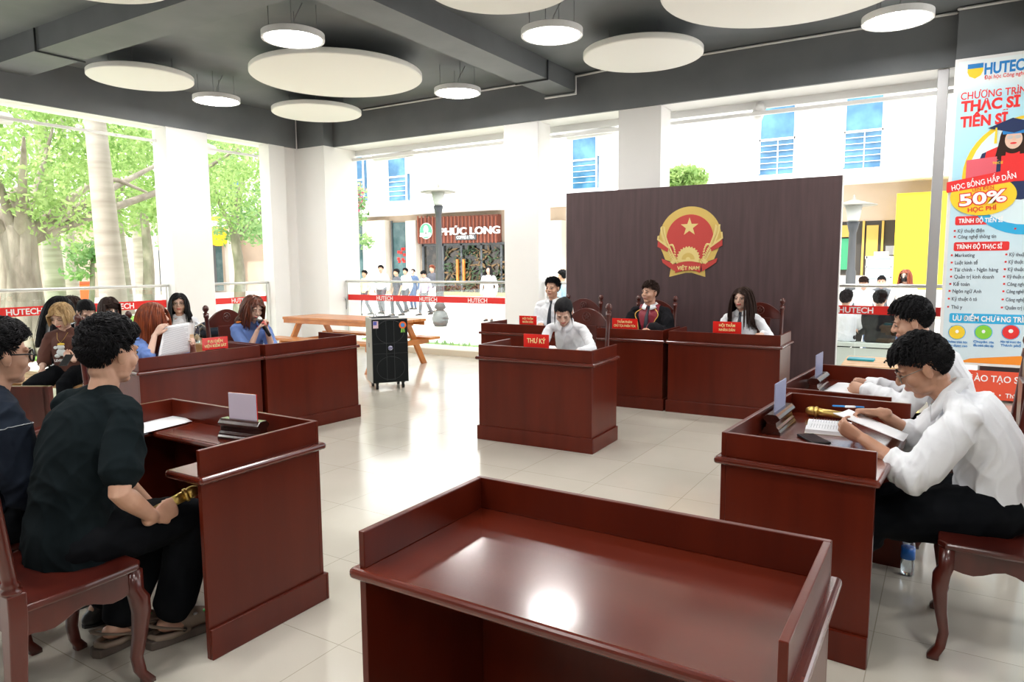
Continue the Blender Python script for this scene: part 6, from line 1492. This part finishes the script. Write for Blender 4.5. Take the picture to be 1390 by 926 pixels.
tag(obj('plastic_folder', MB().box(-.12, .12, -.08, .08, 0, .02), mat('folder_teal', (.02, .35, .45), .5), None, .004), 'small teal folder on the low pale table at the right', 'folder').location = (q_.x-.1, q_.y+.3, .62)
gs = tag(obj('sunglasses', MB().tube([(-.08, 0, .01), (-.07, .01, .03), (0, .02, .035), (.07, .01, .03), (.08, 0, .01)], .008, 6).ell((-.04, .015, .025), (.03, .006, .018)).ell((.04, .015, .025), (.03, .006, .018)), black), 'black sunglasses on the low pale table at the right', 'glasses'); gs.location = (q_.x+.2, q_.y+.1, .625)

# ------------------------------------------------------------------ people outdoors
def out_person(lab, px, head_y, foot_y, rz, z0=-.15, **k):
    p = atZ(px, foot_y, z0); d = p.xy.length; q = ray(px, head_y); hz = EYE+q.z*(d/q.xy.length)-z0
    kk = hz/1.74; k.setdefault('vox', .016); k.setdefault('dens', .35); k.setdefault('noface', True); k.setdefault('fold', .006)
    return person(lab, p.xy, rz, stand=True, k=kk, z0=z0, **k)
jean = mat('blue_jeans', (.08, .13, .24), .85); greyt = mat('grey_trouser', (.10, .11, .13), .85); pgrey = mat('grey_tee', (.09, .095, .12), .85); lav = mat('lavender_hoodie', (.45, .43, .55), .85); yelw = mat('cream_vest', (.75, .62, .42), .85)
out_person('passer-by in cream and orange top at the left end of the back glass', 497, 365, 428, R(170), top=yelw, bottom=greyt, sleeve='short', stride={1: .18, -1: -.18})
out_person('passer-by in white top with blue bag beside the cream top', 519, 358, 426, R(200), top=shirt_w, bottom=greyt, stride={1: -.1, -1: .1}, female=False)
out_person('passer-by in dark grey tee walking before the decorated window', 540, 363, 429, R(160), top=pgrey, bottom=greyt, sleeve='short', stride={1: .15, -1: -.15})
out_person('passer-by in white shirt just right of the grey tee', 552, 362, 424, R(180), top=shirt_w, bottom=greyt, stride={1: -.15, -1: .15})
out_person('passer-by in blue jacket with hair bun near the coffee shop', 562, 363, 420, R(190), top=jean, bottom=jean, hair='bun', female=True)
out_person('passer-by in lavender hoodie looking down', 578, 365, 428, R(175), top=lav, bottom=greyt, pitch=.5, stride={1: .2, -1: -.2})
out_person('passer-by with orange hair and grey top beside the street lamp', 588, 358, 424, R(180), top=pgrey, bottom=shirt_w, hairmat=hair_r, sleeve='short')
out_person('passer-by all in white near the pale column', 664, 358, 436, R(200), top=shirt_w, bottom=shirt_w, skin=skin_l, hair='long', female=True, hairlen=.12)
out_person('passer-by half hidden behind the second back column beside the board', 764, 363, 470, R(90), top=mat('sky_blue_top', (.35, .5, .65), .8), vox=.012, dens=.6, noface=False)
out_person('distant walker in white shirt and blue trousers beyond the left trees', 81, 363, 392, R(120), top=shirt_w, bottom=jean, vox=.02)
out_person('woman with long red hair and black mask outside the right glass', 1223, 361, 486, R(205), top=mat('cream_top', (.8, .74, .70), .8), hair='long', hairmat=hair_r, hairlen=.14, mask=True, female=True, noface=False, vox=.010, dens=.7, bottom=jean, yaw=-.7)
out_person('person in white shirt looking down at a bag outside the right glass', 1168, 371, 484, R(185), top=shirt_w, bottom=jean, hairmat=hair_br, pitch=.5, vox=.012, dens=.6)
out_person('person with black fringe and grey top outside between two others', 1192, 371, 476, R(180), top=greyt, bottom=jean, hair='fringe_short', vox=.012, dens=.6, noface=False)
def seated_out(lab, px, hy, Y, **k): return person(lab, (0, 0), R(0), headat=atY(px, hy, Y), seat=.46-.0, z0=-.15, vox=.011, noface=True, dens=.8, **k)
seated_out('man in white tee sitting on the outdoor bench, seen from behind', 1147, 430, 12.55, top=shirt_w, sleeve='short')
seated_out('man in black jacket sitting on the outdoor bench, seen from behind', 1193, 432, 12.55, top=tee_k, sleeve='long')
